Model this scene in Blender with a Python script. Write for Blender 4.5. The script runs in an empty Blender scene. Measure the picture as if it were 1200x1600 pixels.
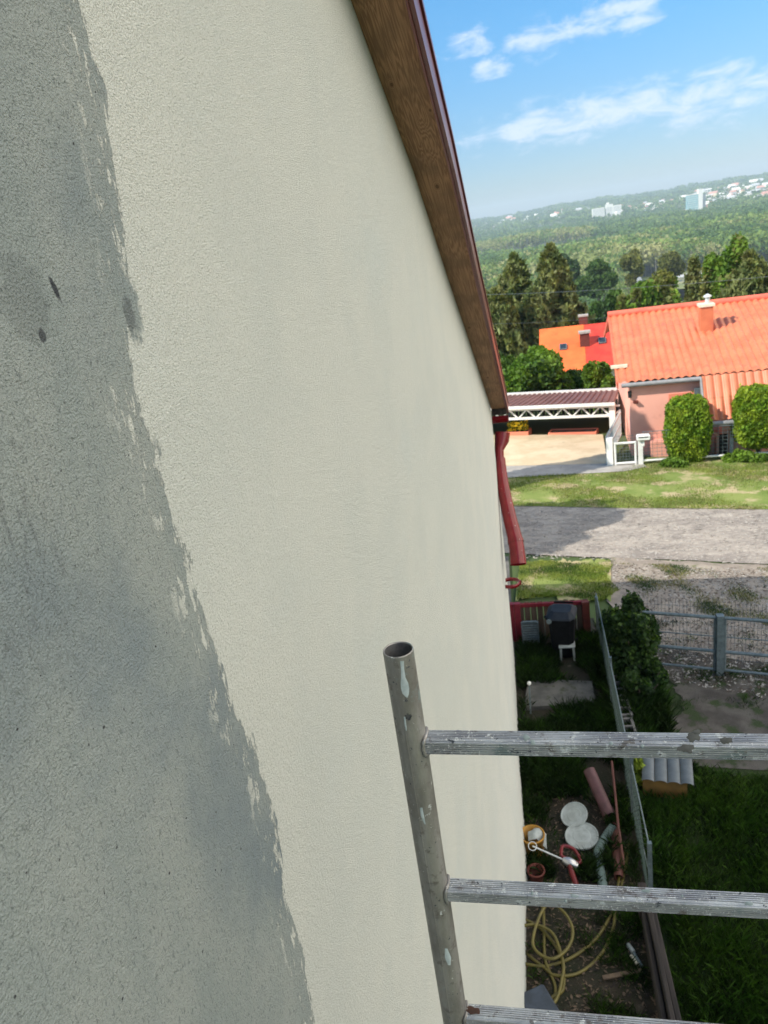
import bpy, math, random
import numpy as np
from mathutils import Vector, Matrix
random.seed(7); rng = np.random.default_rng(7)
S = bpy.context.scene
COL = S.collection
PI = math.pi

# ------------------------------------------------------------------ camera
F_PX = 1175.0
CAM = np.array([0.625, 0.0, 7.5])
def _n(v):
    v = np.array(v, float); return v / np.linalg.norm(v)
_up = -_n([486, 3209, F_PX])
_Y = np.array([207., -462., F_PX]); _Y = _n(_Y - _Y.dot(_up) * _up)
_X = np.cross(_Y, _up)
RW = np.array([_X, _Y, _up])                 # world = RW @ (x right, y down, z forward)
cam_d = bpy.data.cameras.new("camera"); cam = bpy.data.objects.new("camera", cam_d); COL.objects.link(cam)
cx_, cy_, cz_ = RW @ np.array([1, 0, 0]), RW @ np.array([0, -1, 0]), RW @ np.array([0, 0, -1])
cam.matrix_world = Matrix(((cx_[0], cy_[0], cz_[0], CAM[0]), (cx_[1], cy_[1], cz_[1], CAM[1]), (cx_[2], cy_[2], cz_[2], CAM[2]), (0, 0, 0, 1)))
cam_d.sensor_fit = 'VERTICAL'; cam_d.sensor_height = 34.6; cam_d.lens = 34.6 * F_PX / 1600
cam_d.clip_start = 0.02; cam_d.clip_end = 40000
cam_d.dof.use_dof = True; cam_d.dof.focus_distance = 1.55; cam_d.dof.aperture_fstop = 9.0
S.camera = cam

# ------------------------------------------------------------------ light
SUN = Vector((1.08, 0.60, -1.0)).normalized()          # the way the light travels
SUN_EL = math.asin(-SUN.z); SUN_ROT = math.atan2(-SUN.x, -SUN.y)
sd = bpy.data.lights.new("sun", 'SUN'); sd.energy = 2.6; sd.angle = math.radians(0.5); sd.color = (1.0, 0.93, 0.82)
so = bpy.data.objects.new("sun", sd); COL.objects.link(so)
so.rotation_euler = SUN.to_track_quat('-Z', 'Y').to_euler()

S.view_settings.view_transform = 'Standard'; S.view_settings.look = 'None'
S.view_settings.gamma = 1; S.view_settings.exposure = 1.3

W = bpy.data.worlds.new("World"); S.world = W; W.use_nodes = True
nt = W.node_tree; N = nt.nodes; L = nt.links; N.clear()
def node(tree, t, **kw):
    n = tree.nodes.new(t)
    for k, v in kw.items(): setattr(n, k, v)
    return n
def mth(tree, op, a, b=None, c=None, clamp=False):
    n = tree.nodes.new('ShaderNodeMath'); n.operation = op; n.use_clamp = clamp
    for i, v in enumerate((a, b, c)):
        if v is None: continue
        if isinstance(v, (int, float)): n.inputs[i].default_value = v
        else: tree.links.new(v, n.inputs[i])
    return n.outputs[0]
def mrange(tree, v, a, b, c=0., d=1., smooth=True):
    n = tree.nodes.new('ShaderNodeMapRange'); n.clamp = True
    if smooth: n.interpolation_type = 'SMOOTHSTEP'
    tree.links.new(v, n.inputs[0])
    for i, x in zip((1, 2, 3, 4), (a, b, c, d)): n.inputs[i].default_value = x
    return n.outputs[0]
def mix(tree, f, a, b, typ='MIX'):
    n = tree.nodes.new('ShaderNodeMix'); n.data_type = 'RGBA'; n.blend_type = typ
    for i, v in ((0, f), (6, a), (7, b)):
        if isinstance(v, (int, float)): n.inputs[i].default_value = v
        elif isinstance(v, tuple): n.inputs[i].default_value = (*v[:3], 1)
        else: tree.links.new(v, n.inputs[i])
    return n.outputs[2]

sky = node(nt, 'ShaderNodeTexSky', sky_type='NISHITA', sun_disc=False, sun_elevation=SUN_EL, sun_rotation=SUN_ROT)
sky.air_density = 1.0; sky.dust_density = 0.6; sky.ozone_density = 2.5; sky.altitude = 200
tc = node(nt, 'ShaderNodeTexCoord'); sx = node(nt, 'ShaderNodeSeparateXYZ'); L.new(tc.outputs['Generated'], sx.inputs[0])
az = mth(nt, 'MULTIPLY', mth(nt, 'ARCTAN2', sx.outputs[0], sx.outputs[1]), 57.2958)
el = mth(nt, 'MULTIPLY', mth(nt, 'ARCSINE', sx.outputs[2]), 57.2958)
cb = node(nt, 'ShaderNodeCombineXYZ'); L.new(mth(nt, 'MULTIPLY', az, 0.10), cb.inputs[0]); L.new(mth(nt, 'MULTIPLY', el, 0.24), cb.inputs[1])
def noise_w(scale, det, rough, off=0.0, dist=0.0):
    m = node(nt, 'ShaderNodeMapping'); m.inputs[1].default_value = (off, off * .7, off); L.new(cb.outputs[0], m.inputs[0])
    n = node(nt, 'ShaderNodeTexNoise'); n.inputs['Scale'].default_value = scale; n.inputs['Detail'].default_value = det
    n.inputs['Roughness'].default_value = rough; n.inputs['Distortion'].default_value = dist
    L.new(m.outputs[0], n.inputs[0]); return n.outputs[0]
nf = noise_w(4.2, 10, 0.64, 3.1, 0.4); nb = noise_w(0.9, 3, 0.5, 7.7)
def band(e0, w, a0, a1, soft, slope=0.0):
    # a bank of cloud: elevation e0 (deg), half width w, from azimuth a0 to a1
    d = mth(nt, 'ABSOLUTE', mth(nt, 'SUBTRACT', mth(nt, 'SUBTRACT', el, e0), mth(nt, 'MULTIPLY', az, slope)))
    m = mrange(nt, d, w, 0.0)
    m = mth(nt, 'MULTIPLY', m, mrange(nt, az, a0 - soft, a0 + soft)); return mth(nt, 'MULTIPLY', m, mrange(nt, az, a1 + soft, a1 - soft))
CLOUDS = [(5.3, 2.4, -3.2, 60, 3, .03), (5.2, 3.2, 9, 60, 3, 0.0), (10.3, 2.0, 0.2, 10.2, 1.5, 0.04), (11.0, 1.5, -3.9, -.6, 1.2, 0), (9.3, 1.0, -2.1, 0.7, 1., 0), (22, 4, -60, 60, 8, 0)]
cm = None
for c in CLOUDS:
    b = band(*c); cm = b if cm is None else mth(nt, 'MAXIMUM', cm, b)
body = mth(nt, 'ADD', mth(nt, 'MULTIPLY', cm, 0.68), mth(nt, 'MULTIPLY', mth(nt, 'SUBTRACT', nf, 0.5), 2.3))
body = mth(nt, 'ADD', body, mth(nt, 'MULTIPLY', mth(nt, 'SUBTRACT', nb, 0.5), 0.7))
cmask = mth(nt, 'MULTIPLY', mrange(nt, body, 0.18, 1.05), mth(nt, 'MULTIPLY', mrange(nt, cm, 0.0, 0.35), 0.68))
# unseen bright cloud bank right of the view, added to light the shaded wall
fill_bank = mth(nt, 'MULTIPLY', mth(nt, 'MULTIPLY', mrange(nt, az, 26, 42), mrange(nt, az, 165, 140)), mth(nt, 'MULTIPLY', mrange(nt, el, 1, 6), mrange(nt, el, 74, 55)))
cmask = mth(nt, 'MAXIMUM', cmask, mth(nt, 'MULTIPLY', fill_bank, mrange(nt, nb, .25, .5, .72, 1.0)))
skyc = mix(nt, cmask, mix(nt, 1.0, sky.outputs[0], mix(nt, mrange(nt, el, 16, 0, 0, 1), (0.27, 0.54, 0.66), (0.31, 0.36, 0.45)), 'MULTIPLY'), mix(nt, mrange(nt, az, 22, 40), (3.3, 3.55, 4.05), (9.4, 8.9, 7.9)))  # the brighter warm cloud value belongs to the added bank only
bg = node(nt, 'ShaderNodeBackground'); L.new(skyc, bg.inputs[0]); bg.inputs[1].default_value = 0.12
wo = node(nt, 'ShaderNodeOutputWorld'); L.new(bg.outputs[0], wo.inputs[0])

# ------------------------------------------------------------------ measuring helpers (a line of sight meets a surface of the place)
TD = np.array([0.968, -0.2508]); ND = np.array([0.2508, 0.968])      # along and across the road
def ray(px, py): return RW @ np.array([px - 600., py - 800., F_PX])
def s_of(x, y): return ND[0] * x + ND[1] * y
_sp = [-1e4, 13.2, 17, 22, 32, 45, 80, 200, 350, 1e6]; _sh = [0, 0, -.35, -.5, -1.1, -2.8, -12, -44, -60, -60]
_R = 6000.
def h_np(x, y):
    s = ND[0] * x + ND[1] * y
    h = np.interp(s, _sp, _sh)
    r = np.hypot(x, y - 0.); a = np.degrees(np.arctan2(x, y))
    up = np.clip((r - 2250) / 2950., 0, 1)
    crest = 8 + 17 * np.clip((a - 0.6) / 1.5, 0, 1) * (1 - 0.55 * np.clip((a - 6) / 2, 0, 1) * (1 - np.clip((a - 10) / 3, 0, 1))) - 14 * np.clip((a - 14) / 4, 0, 1)
    crest = crest + 2.5 * np.sin(a * 2.3 + 1) + 1.6 * np.sin(a * 6.1)
    h = h + up * (60 + crest) * (s > 0)
    down = np.clip((r - 5400) / 1500., 0, 1)
    return h - down * 40 * (s > 0)
def h(x, y): return float(h_np(np.array(float(x)), np.array(float(y))))
def G(px, py, dz=0.0):                        # where the sight line meets the ground
    d = ray(px, py); d = d / np.linalg.norm(d); t = 1.0; prev = 0.5
    while t < 9000:
        P = CAM + d * t
        if P[2] < h(P[0], P[1]) + dz:
            lo, hi = prev, t
            for _ in range(40):
                m = (lo + hi) / 2; P = CAM + d * m
                if P[2] < h(P[0], P[1]) + dz: hi = m
                else: lo = m
            P = CAM + d * hi; return Vector(P)
        prev = t; t *= 1.02
    return Vector(CAM + d * 5000)
def PY(px, py, y): d = ray(px, py); return Vector(CAM + d * (y / d[1]))                       # plane y = const
def PX(px, py, x): d = ray(px, py); return Vector(CAM + d * ((x - CAM[0]) / d[0]))            # plane x = const
def PS(px, py, s):                                                                            # upright plane along the road
    d = ray(px, py); return Vector(CAM + d * ((s - s_of(CAM[0], CAM[1])) / (ND[0] * d[0] + ND[1] * d[1])))
_d = -ray(-3746, 1030); T2 = _n([_d[0], _d[1]]); N2 = np.array([-T2[1], T2[0]])               # the pink house's own directions
O2 = G(951, 729)
def b_of(P): return (P[0] - O2[0]) * N2[0] + (P[1] - O2[1]) * N2[1]
def a_of(P): return (P[0] - O2[0]) * T2[0] + (P[1] - O2[1]) * T2[1]
def PB(px, py, b):
    d = ray(px, py); k = d[0] * N2[0] + d[1] * N2[1]
    t = (b + O2[0] * N2[0] + O2[1] * N2[1] - CAM[0] * N2[0] - CAM[1] * N2[1]) / k; return Vector(CAM + d * t)
def AB(a, b, z): return Vector((O2[0] + a * T2[0] + b * N2[0], O2[1] + a * T2[1] + b * N2[1], z))
ROT2 = math.atan2(T2[1], T2[0])
ROTR = math.atan2(TD[1], TD[0])

# ------------------------------------------------------------------ materials
def mat(name, c1, c2=None, scale=6., rough=0.8, bump=0.0, bscale=60., metal=0.0, lo=.35, hi=.65, c3=None, s3=30., l3=.6, h3=.7, stretch=None, island=0.0, dist=0.003, spec=0.5, trans=0.0, coord='pos', detail=6):
    m = bpy.data.materials.new(name); m.use_nodes = True; t = m.node_tree
    b = t.nodes['Principled BSDF']; b.inputs['Roughness'].default_value = rough; b.inputs['Metallic'].default_value = metal
    b.inputs['Specular IOR Level'].default_value = spec
    if coord == 'pos': src = node(t, 'ShaderNodeNewGeometry').outputs['Position']
    else: src = node(t, 'ShaderNodeTexCoord').outputs['Object']
    if stretch:
        mp = node(t, 'ShaderNodeMapping'); mp.inputs[3].default_value = stretch; t.links.new(src, mp.inputs[0]); src = mp.outputs[0]
    def nz(sc, det=6, ro=.6):
        n = node(t, 'ShaderNodeTexNoise'); n.inputs['Scale'].default_value = sc; n.inputs['Detail'].default_value = det
        n.inputs['Roughness'].default_value = ro; t.links.new(src, n.inputs[0]); return n.outputs[0]
    col = None
    if c2 is not None: col = mix(t, mrange(t, nz(scale, detail), lo, hi), c1, c2)
    if c3 is not None: col = mix(t, mrange(t, nz(s3), l3, h3), col if col is not None else c1, c3)
    if island:
        gi = node(t, 'ShaderNodeNewGeometry'); f = mrange(t, gi.outputs['Random Per Island'], 0, 1, 1 - island, 1 + island, False)
        cc = node(t, 'ShaderNodeCombineColor'); [t.links.new(f, cc.inputs[i]) for i in range(3)]
        col = mix(t, 1.0, col if col is not None else c1, cc.outputs[0], 'MULTIPLY')
    if col is None: b.inputs['Base Color'].default_value = (*c1, 1)
    else: t.links.new(col, b.inputs['Base Color'])
    if bump:
        bn = node(t, 'ShaderNodeBump'); bn.inputs['Strength'].default_value = bump; bn.inputs['Distance'].default_value = dist
        t.links.new(nz(bscale), bn.inputs['Height']); t.links.new(bn.outputs[0], b.inputs['Normal'])
    if trans:
        tr = node(t, 'ShaderNodeBsdfTranslucent'); 
        if col is None: tr.inputs[0].default_value = (*c1, 1)
        else: t.links.new(mix(t, 1.0, col, (1.25, 1.35, .6), 'MULTIPLY'), tr.inputs[0])
        ms = node(t, 'ShaderNodeMixShader'); ms.inputs[0].default_value = trans
        t.links.new(b.outputs[0], ms.inputs[1]); t.links.new(tr.outputs[0], ms.inputs[2])
        t.links.new(ms.outputs[0], t.nodes['Material Output'].inputs[0])
    return m

M = {}
def leafm(n, a, b, sc=.6, tr=.3, isl=.35): M[n] = mat(n, a, b, scale=sc, rough=.6, island=isl, trans=tr, spec=.25)
leafm('leaf_bright', (.075, .15, .018), (.17, .27, .03), .9)
leafm('leaf_mid', (.035, .08, .015), (.085, .145, .028), .8)
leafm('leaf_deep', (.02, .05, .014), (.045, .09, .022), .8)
leafm('leaf_olive', (.11, .13, .03), (.21, .21, .06), 1.1)
leafm('leaf_ivy', (.012, .032, .009), (.03, .065, .015), 3)
leafm('thuja', (.10, .19, .012), (.22, .29, .02), 3, .25, .5)
leafm('spruce', (.11, .15, .045), (.22, .23, .08), .7, .15, .4)
leafm('grass_blade', (.022, .062, .007), (.045, .095, .013), 2.2, .3, .5)
leafm('grass_pale', (.22, .20, .08), (.12, .15, .035), 2.5, .3, .5)
leafm('grass_mid', (.045, .105, .016), (.085, .15, .03), 2.2, .3, .5)
leafm('grass_dark', (.010, .026, .007), (.022, .042, .010), 2.5, .3, .5)
leafm('verge_blade', (.13, .20, .025), (.25, .28, .06), 1.2, .25, .4)
leafm('forest_mid', (.11, .19, .03), (.19, .26, .055), .02, .25, .16)
leafm('forest_deep', (.06, .125, .03), (.11, .18, .045), .02, .25, .16)
leafm('forest_olive', (.21, .25, .07), (.32, .31, .13), .02, .25, .16)
M['bark'] = mat('bark', (.09, .065, .045), (.16, .13, .10), 9, .9, .6, 40, dist=.01)
M['bark_pale'] = mat('bark_pale', (.36, .34, .28), (.22, .2, .16), 1, .9)
M['land'] = mat('land', (.04, .075, .018), (.09, .12, .03), .03, .95, c3=(.14, .13, .06), s3=.012, l3=.6, h3=.7)
M['yard'] = mat('yard', (.012, .018, .006), (.035, .027, .018), 1.6, .95, .8, 40, c3=(.085, .07, .05), s3=5, l3=.55, h3=.75, dist=.02)
M['lawn'] = mat('lawn', (.018, .035, .006), (.03, .05, .010), 2.4, .95, .8, 60, c3=(.10, .085, .05), s3=3, l3=.62, h3=.8, dist=.02)
M['verge'] = mat('verge', (.13, .19, .03), (.21, .25, .06), 1.3, .95, .8, 40, c3=(.42, .34, .19), s3=1.6, l3=.47, h3=.62, dist=.02)
M['gravel'] = mat('gravel', (.24, .20, .165), (.37, .315, .255), 2.0, .95, 1.0, 90, c3=(.14, .15, .06), s3=2.1, l3=.60, h3=.72, dist=.015)
M['road'] = mat('road', (.235, .205, .18), (.37, .325, .28), 1.5, .92, .9, 60, c3=(.50, .45, .38), s3=9, l3=.52, h3=.72, dist=.012, stretch=(1, 2.2, 1))
M['soil'] = mat('soil', (.075, .052, .038), (.13, .10, .075), 6, .95, 1, 40, c3=(.03, .02, .014), s3=14, l3=.55, h3=.7, dist=.02)
M['poor_soil'] = mat('poor_soil', (.06, .052, .045), (.125, .112, .096), 2.4, .95, 1, 60, c3=(.03, .05, .012), s3=3.2, l3=.50, h3=.62, dist=.02)
M['concrete'] = mat('concrete', (.30, .28, .25), (.40, .37, .33), 2.5, .9, .4, 80, c3=(.16, .15, .13), s3=5, l3=.6, h3=.75)
M['concrete_dim'] = mat('concrete_dim', (.07, .07, .065), (.13, .125, .115), 4, .9, .5, 80, c3=(.05, .06, .03), s3=7, l3=.55, h3=.7)
M['slab'] = mat('slab', (.55, .43, .27), (.66, .54, .36), 1.2, .9, .3, 80, c3=(.38, .30, .20), s3=3, l3=.6, h3=.8)
M['pink'] = mat('pink', (.78, .36, .27), (.84, .41, .31), 1.2, .9, .3, 90, c3=(.66, .30, .24), s3=2.5, l3=.6, h3=.8)
M['pink_deep'] = mat('pink_deep', (.75, .23, .14), rough=.9)
M['tile'] = mat('tile', (.55, .155, .07), (.65, .205, .095), 1.6, .45, .15, 40, c3=(.50, .12, .07), s3=2.2, l3=.55, h3=.75)
M['tile_orange'] = mat('tile_orange', (.80, .13, .03), (.88, .17, .04), 1, .6, c3=(.62, .10, .03), s3=3)
M['tile_red'] = mat('tile_red', (.52, .035, .022), (.62, .055, .03), 1.5, .6, c3=(.42, .03, .02), s3=4)
M['ridge_red'] = mat('ridge_red', (.68, .13, .08), (.76, .17, .10), 3, .5)
M['roof_brown'] = mat('roof_brown', (.19, .085, .065), (.25, .12, .095), 2, .55)
M['white'] = mat('white', (.78, .78, .74), (.68, .68, .63), 5, .5, c3=(.5, .47, .42), s3=20, l3=.68, h3=.8)
M['white_dim'] = mat('white_dim', (.40, .44, .44), (.30, .33, .32), 9, .55)
M['cream'] = mat('cream', (.74, .68, .52), (.6, .55, .42), 4, .8)
M['grey_trim'] = mat('grey_trim', (.30, .29, .29), (.22, .22, .22), 6, .5)
M['galv'] = mat('galv', (.19, .235, .245), (.12, .155, .165), 14, .45, metal=.35, c3=(.12, .12, .11), s3=30)
M['galv_bright'] = mat('galv_bright', (.62, .64, .63), (.5, .53, .52), 10, .45, metal=.2)
M['wire'] = mat('wire', (.13, .15, .15), rough=.5, metal=.5)
M['mesh_green'] = mat('mesh_green', (.035, .06, .048), rough=.6)
M['glass'] = mat('glass', (.03, .04, .05), rough=.06, spec=.8)
M['dark'] = mat('dark', (.012, .012, .012), rough=.7)
M['bin'] = mat('bin', (.004, .005, .006), (.008, .009, .011), 12, .7, spec=.15)
M['bin_lid'] = mat('bin_lid', (.010, .014, .022), (.016, .022, .030), 10, .6, spec=.2)
M['wood_old'] = mat('wood_old', (.15, .105, .07), (.085, .06, .042), 12, .85, .6, 60, stretch=(1, 1, .12))
M['wood_dark'] = mat('wood_dark', (.05, .04, .036), (.016, .013, .012), 18, .9, .8, 60, stretch=(1, .06, 1))
M['wood_black'] = mat('wood_black', (.035, .028, .022), (.02, .016, .014), 12, .9)
M['slat_green'] = mat('slat_green', (.12, .14, .06), (.07, .08, .04), 8, .8)
M['red_paint'] = mat('red_paint', (.17, .012, .022), (.22, .02, .03), 8, .5)
M['rust_red'] = mat('rust_red', (.10, .022, .015), (.15, .03, .02), 8, .7)
M['pipe_pink'] = mat('pipe_pink', (.12, .052, .058), (.075, .034, .036), 6, .6)
M['pipe_brown'] = mat('pipe_brown', (.17, .06, .045), (.12, .042, .032), 7, .6)
M['pipe_grey'] = mat('pipe_grey', (.14, .20, .185), (.09, .135, .125), 14, .6)
M['hose'] = mat('hose', (.14, .115, .022), (.105, .09, .02), 12, .5)
M['orange_ply'] = mat('orange_ply', (.20, .11, .025), (.14, .08, .02), 8, .8)
M['corr'] = mat('corr', (.13, .15, .165), (.09, .108, .12), 6, .55, c3=(.11, .12, .12), s3=12)
M['yellow'] = mat('yellow', (.42, .21, .02), (.33, .16, .015), 10, .6)
M['flower'] = mat('flower', (.85, .62, .02), rough=.7, island=.2)
M['tool_red'] = mat('tool_red', (.16, .006, .010), (.12, .005, .008), 15, .35)
M['steel'] = mat('steel', (.55, .55, .55), rough=.35, metal=.8)
M['blue_grey'] = mat('blue_grey', (.045, .06, .085), (.03, .04, .055), 9, .6, c3=(.2, .21, .2), s3=60, l3=.72, h3=.76)
M['lime'] = mat('lime', (.28, .36, .03), rough=.7)
M['mesh_block'] = mat('hollow_block', (.17, .165, .16), (.12, .115, .11), 10, .95, .8, 90)
M['field_tan'] = mat('field_tan', (.48, .36, .22), (.42, .33, .2), .05, .95)
M['field_green'] = mat('field_green', (.13, .17, .05), (.18, .2, .07), .05, .95)
M['town_red'] = mat('town_red', (.60, .33, .26), (.50, .26, .20), .05, .9)
M['town_white'] = mat('town_white', (.80, .78, .72), (.68, .66, .6), .01, .9)
M['town_cream'] = mat('town_cream', (.76, .66, .42), (.7, .62, .45), .01, .9)
M['town_grey'] = mat('town_grey', (.42, .44, .45), (.5, .5, .5), .01, .9)
M['town_glass'] = mat('town_glass', (.26, .46, .46), (.2, .38, .4), .08, .35)
M['town_win'] = mat('town_window', (.30, .33, .34), rough=.3)

# ------------------------------------------------------------------ mesh helpers
class MB:
    def __init__(s): s.v = []; s.f = []; s.m = []; s.sm = []
    def add(s, vs, fs, mi=0, smooth=False):
        o = len(s.v); s.v += [tuple(map(float, p)) for p in vs]
        for f in fs: s.f.append(tuple(i + o for i in f)); s.m.append(mi); s.sm.append(smooth)
    def box(s, c, sz, rz=0., mi=0, rot=None, bev=0.0):
        x, y, z = [a / 2 for a in sz]
        if bev:
            b = min(bev, x * .9, y * .9, z * .9); vs = []
            for sz_, ins in ((-z, b), (-z + b, 0), (z - b, 0), (z, b)):
                X = x - ins; Y = y - ins; k = b if not ins else b * .4
                vs += [(-X + k, -Y, sz_), (X - k, -Y, sz_), (X, -Y + k, sz_), (X, Y - k, sz_), (X - k, Y, sz_), (-X + k, Y, sz_), (-X, Y - k, sz_), (-X, -Y + k, sz_)]
            fs = [tuple(range(7, -1, -1)), tuple(range(24, 32))]
            for l in range(3):
                for i in range(8): fs.append((l * 8 + i, l * 8 + (i + 1) % 8, (l + 1) * 8 + (i + 1) % 8, (l + 1) * 8 + i))
        else:
            vs = [(-x, -y, -z), (x, -y, -z), (x, y, -z), (-x, y, -z), (-x, -y, z), (x, -y, z), (x, y, z), (-x, y, z)]
            fs = [(0, 3, 2, 1), (4, 5, 6, 7), (0, 1, 5, 4), (1, 2, 6, 5), (2, 3, 7, 6), (3, 0, 4, 7)]
        R = rot if rot is not None else Matrix.Rotation(rz, 3, 'Z'); c = Vector(c)
        s.add([R @ Vector(p) + c for p in vs], fs, mi); return s
    def beam(s, a, b, w, hh, mi=0, upv=Vector((0, 0, 1)), bev=0.0):       # box from a to b
        a = Vector(a); b = Vector(b); d = b - a; l = d.length; z = d.normalized()
        x = upv.cross(z)
        if x.length < 1e-3: x = Vector((1, 0, 0)).cross(z)
        x.normalize(); y = z.cross(x)
        R = Matrix((x, y, z)).transposed(); return s.box((a + b) / 2, (w, hh, l), rot=R, mi=mi, bev=bev)
    def tube(s, path, r, n=10, mi=0, caps=True, smooth=True, inner=None):
        path = [Vector(p) for p in path]; k = len(path); rs = r if isinstance(r, (list, tuple)) else [r] * k
        ref = None; rings = []
        for i, p in enumerate(path):
            d = (path[min(i + 1, k - 1)] - path[max(i - 1, 0)]).normalized()
            if ref is None: ref = d.orthogonal().normalized()
            else:
                ref = ref - d * ref.dot(d); ref = ref.normalized() if ref.length > 1e-6 else d.orthogonal().normalized()
            q = d.cross(ref)
            rings.append([p + (ref * math.cos(2 * PI * j / n) + q * math.sin(2 * PI * j / n)) * rs[i] for j in range(n)])
        vs = [v for rg in rings for v in rg]; fs = []
        for i in range(k - 1):
            for j in range(n): fs.append((i * n + j, i * n + (j + 1) % n, (i + 1) * n + (j + 1) % n, (i + 1) * n + j))
        s.add(vs, fs, mi, smooth)
        if caps: s.add(rings[0], [tuple(range(n - 1, -1, -1))], mi); s.add(rings[-1], [tuple(range(n))], mi)
        return s
    def build(s, name, mats, parent=None, loc=None):
        me = bpy.data.meshes.new(name); me.from_pydata(s.v, [], s.f)
        if not isinstance(mats, (list, tuple)): mats = [mats]
        for m in mats: me.materials.append(M[m] if isinstance(m, str) else m)
        me.polygons.foreach_set('material_index', s.m); me.polygons.foreach_set('use_smooth', s.sm); me.update()
        o = bpy.data.objects.new(name, me); COL.objects.link(o)
        if parent is not None:
            o.parent = parent; o.matrix_parent_inverse = parent_inv(parent)
        return o
def parent_inv(p):
    m = Matrix.Translation(p.location) @ p.rotation_euler.to_matrix().to_4x4()
    if p.parent is not None: m = parent_world(p)
    return m.inverted()
def parent_world(p):
    m = Matrix.Translation(p.location) @ p.rotation_euler.to_matrix().to_4x4()
    if p.parent is not None: m = parent_world(p.parent) @ p.matrix_parent_inverse @ m
    return m
def tag(o, label=None, cat=None, group=None, kind=None):
    if label: o['label'] = label
    if cat: o['category'] = cat
    if group: o['group'] = group
    if kind: o['kind'] = kind
    return o
def thing(name, label, cat, loc=(0, 0, 0), rz=0, group=None):
    o = bpy.data.objects.new(name, None); o.empty_display_size = .2; COL.objects.link(o); o.location = loc; o.rotation_euler = (0, 0, rz)
    return tag(o, label, cat, group)
def dup(root, loc, rz=0., label=None, scale=None):
    r = root.copy(); COL.objects.link(r); r.location = loc; r.rotation_euler = (0, 0, rz)
    if label: r['label'] = label
    if scale: r.scale = (scale, scale, scale)
    for ch in list(root.children):
        c = ch.copy(); COL.objects.link(c); c.parent = r
        for g in ch.children:
            d = g.copy(); COL.objects.link(d); d.parent = c
    return r
def np_mesh(name, V, nper, mats, mi=None, parent=None, smooth=False):
    # V: (faces*nper, 3) separate faces
    V = np.asarray(V, np.float32).reshape(-1, 3); nf = len(V) // nper
    me = bpy.data.meshes.new(name); me.vertices.add(len(V)); me.vertices.foreach_set('co', V.ravel())
    me.loops.add(len(V)); me.loops.foreach_set('vertex_index', np.arange(len(V), dtype=np.int32))
    me.polygons.add(nf); me.polygons.foreach_set('loop_start', np.arange(0, len(V), nper, dtype=np.int32))
    try: me.polygons.foreach_set('loop_total', np.full(nf, nper, np.int32))
    except Exception: pass
    if not isinstance(mats, (list, tuple)): mats = [mats]
    for m in mats: me.materials.append(M[m])
    if mi is not None: me.polygons.foreach_set('material_index', np.asarray(mi, np.int32))
    me.update(calc_edges=True); me.validate()
    o = bpy.data.objects.new(name, me); COL.objects.link(o)
    if parent is not None: o.parent = parent; o.matrix_parent_inverse = parent_inv(parent)
    return o
def leaf_quads(C, size, flat=0.0, long=1.5):
    # C (n,3) centres, size (n,) -> leaf shaped quads (rhombi) in random directions
    n = len(C); u = rng.normal(size=(n, 3)); u[:, 2] -= flat; u /= np.linalg.norm(u, axis=1)[:, None]
    w = rng.normal(size=(n, 3)); w -= (w * u).sum(1)[:, None] * u; w /= np.linalg.norm(w, axis=1)[:, None]
    s = np.asarray(size).reshape(-1, 1); a = u * s * long * .5; b = w * s * .5
    return np.stack([C - a, C + b - a * .1, C + a, C - b - a * .1], 1).reshape(-1, 3)

def sheet(name, lo, up, mname, dz, n=160, m=14, jit=0.0, kind='structure', seed=0):
    # ground sheet between two polylines (xy), draped on the ground
    def res(P):
        P = np.array([(p[0], p[1]) for p in P]); d = np.r_[0, np.cumsum(np.hypot(*np.diff(P, axis=0).T))]; q = np.linspace(0, d[-1], n)
        return np.stack([np.interp(q, d, P[:, 0]), np.interp(q, d, P[:, 1])], 1)
    A, B = res(lo), res(up); r = np.random.default_rng(seed)
    def nz():
        k = np.zeros(n)
        for sc in (4, 9, 20, 45): k += np.interp(np.linspace(0, 1, n), np.linspace(0, 1, sc * 2), r.normal(size=sc * 2)) * 2.2 / (sc ** .6)
        return k
    D = B - A; D /= np.linalg.norm(D, axis=1)[:, None] + 1e-9
    A = A + D * (nz() * jit)[:, None]; B = B + D * (nz() * jit)[:, None]
    mb = MB(); vs = []
    for j in range(m + 1):
        P = A + (B - A) * (j / m); z = h_np(P[:, 0], P[:, 1]) + dz
        vs += [(P[i, 0], P[i, 1], z[i]) for i in range(n)]
    fs = [(j * n + i, j * n + i + 1, (j + 1) * n + i + 1, (j + 1) * n + i) for j in range(m) for i in range(n - 1)]
    mb.add(vs, fs, 0, True); return tag(mb.build(name, mname), kind=kind)
def q2(*pts): return [G(*p) for p in pts]

# ================================================================== THE SETTING: ground, yard, road
def build_ground():
    rr = [0.]; r = 1.0
    while r < 7000: rr.append(r); r = r + max(.9, r * .035) if r < 5600 else r + 350
    rr = np.array(rr); na = 300; aa = np.linspace(0, 2 * PI, na, endpoint=False)
    X = np.outer(rr[1:], np.sin(aa)); Y = np.outer(rr[1:], np.cos(aa)); Z = h_np(X, Y)
    V = [(0, 0, 0)] + [(X[i, j], Y[i, j], Z[i, j]) for i in range(len(rr) - 1) for j in range(na)]
    F = [(0, 1 + (j + 1) % na, 1 + j) for j in range(na)]
    for i in range(len(rr) - 2):
        for j in range(na):
            a = 1 + i * na + j; b = 1 + i * na + (j + 1) % na; F.append((a, b, b + na, a + na))
    mb = MB(); mb.add(V, F, 0, True); o = mb.build('ground', 'land'); tag(o, kind='structure'); return o
build_ground()

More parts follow.
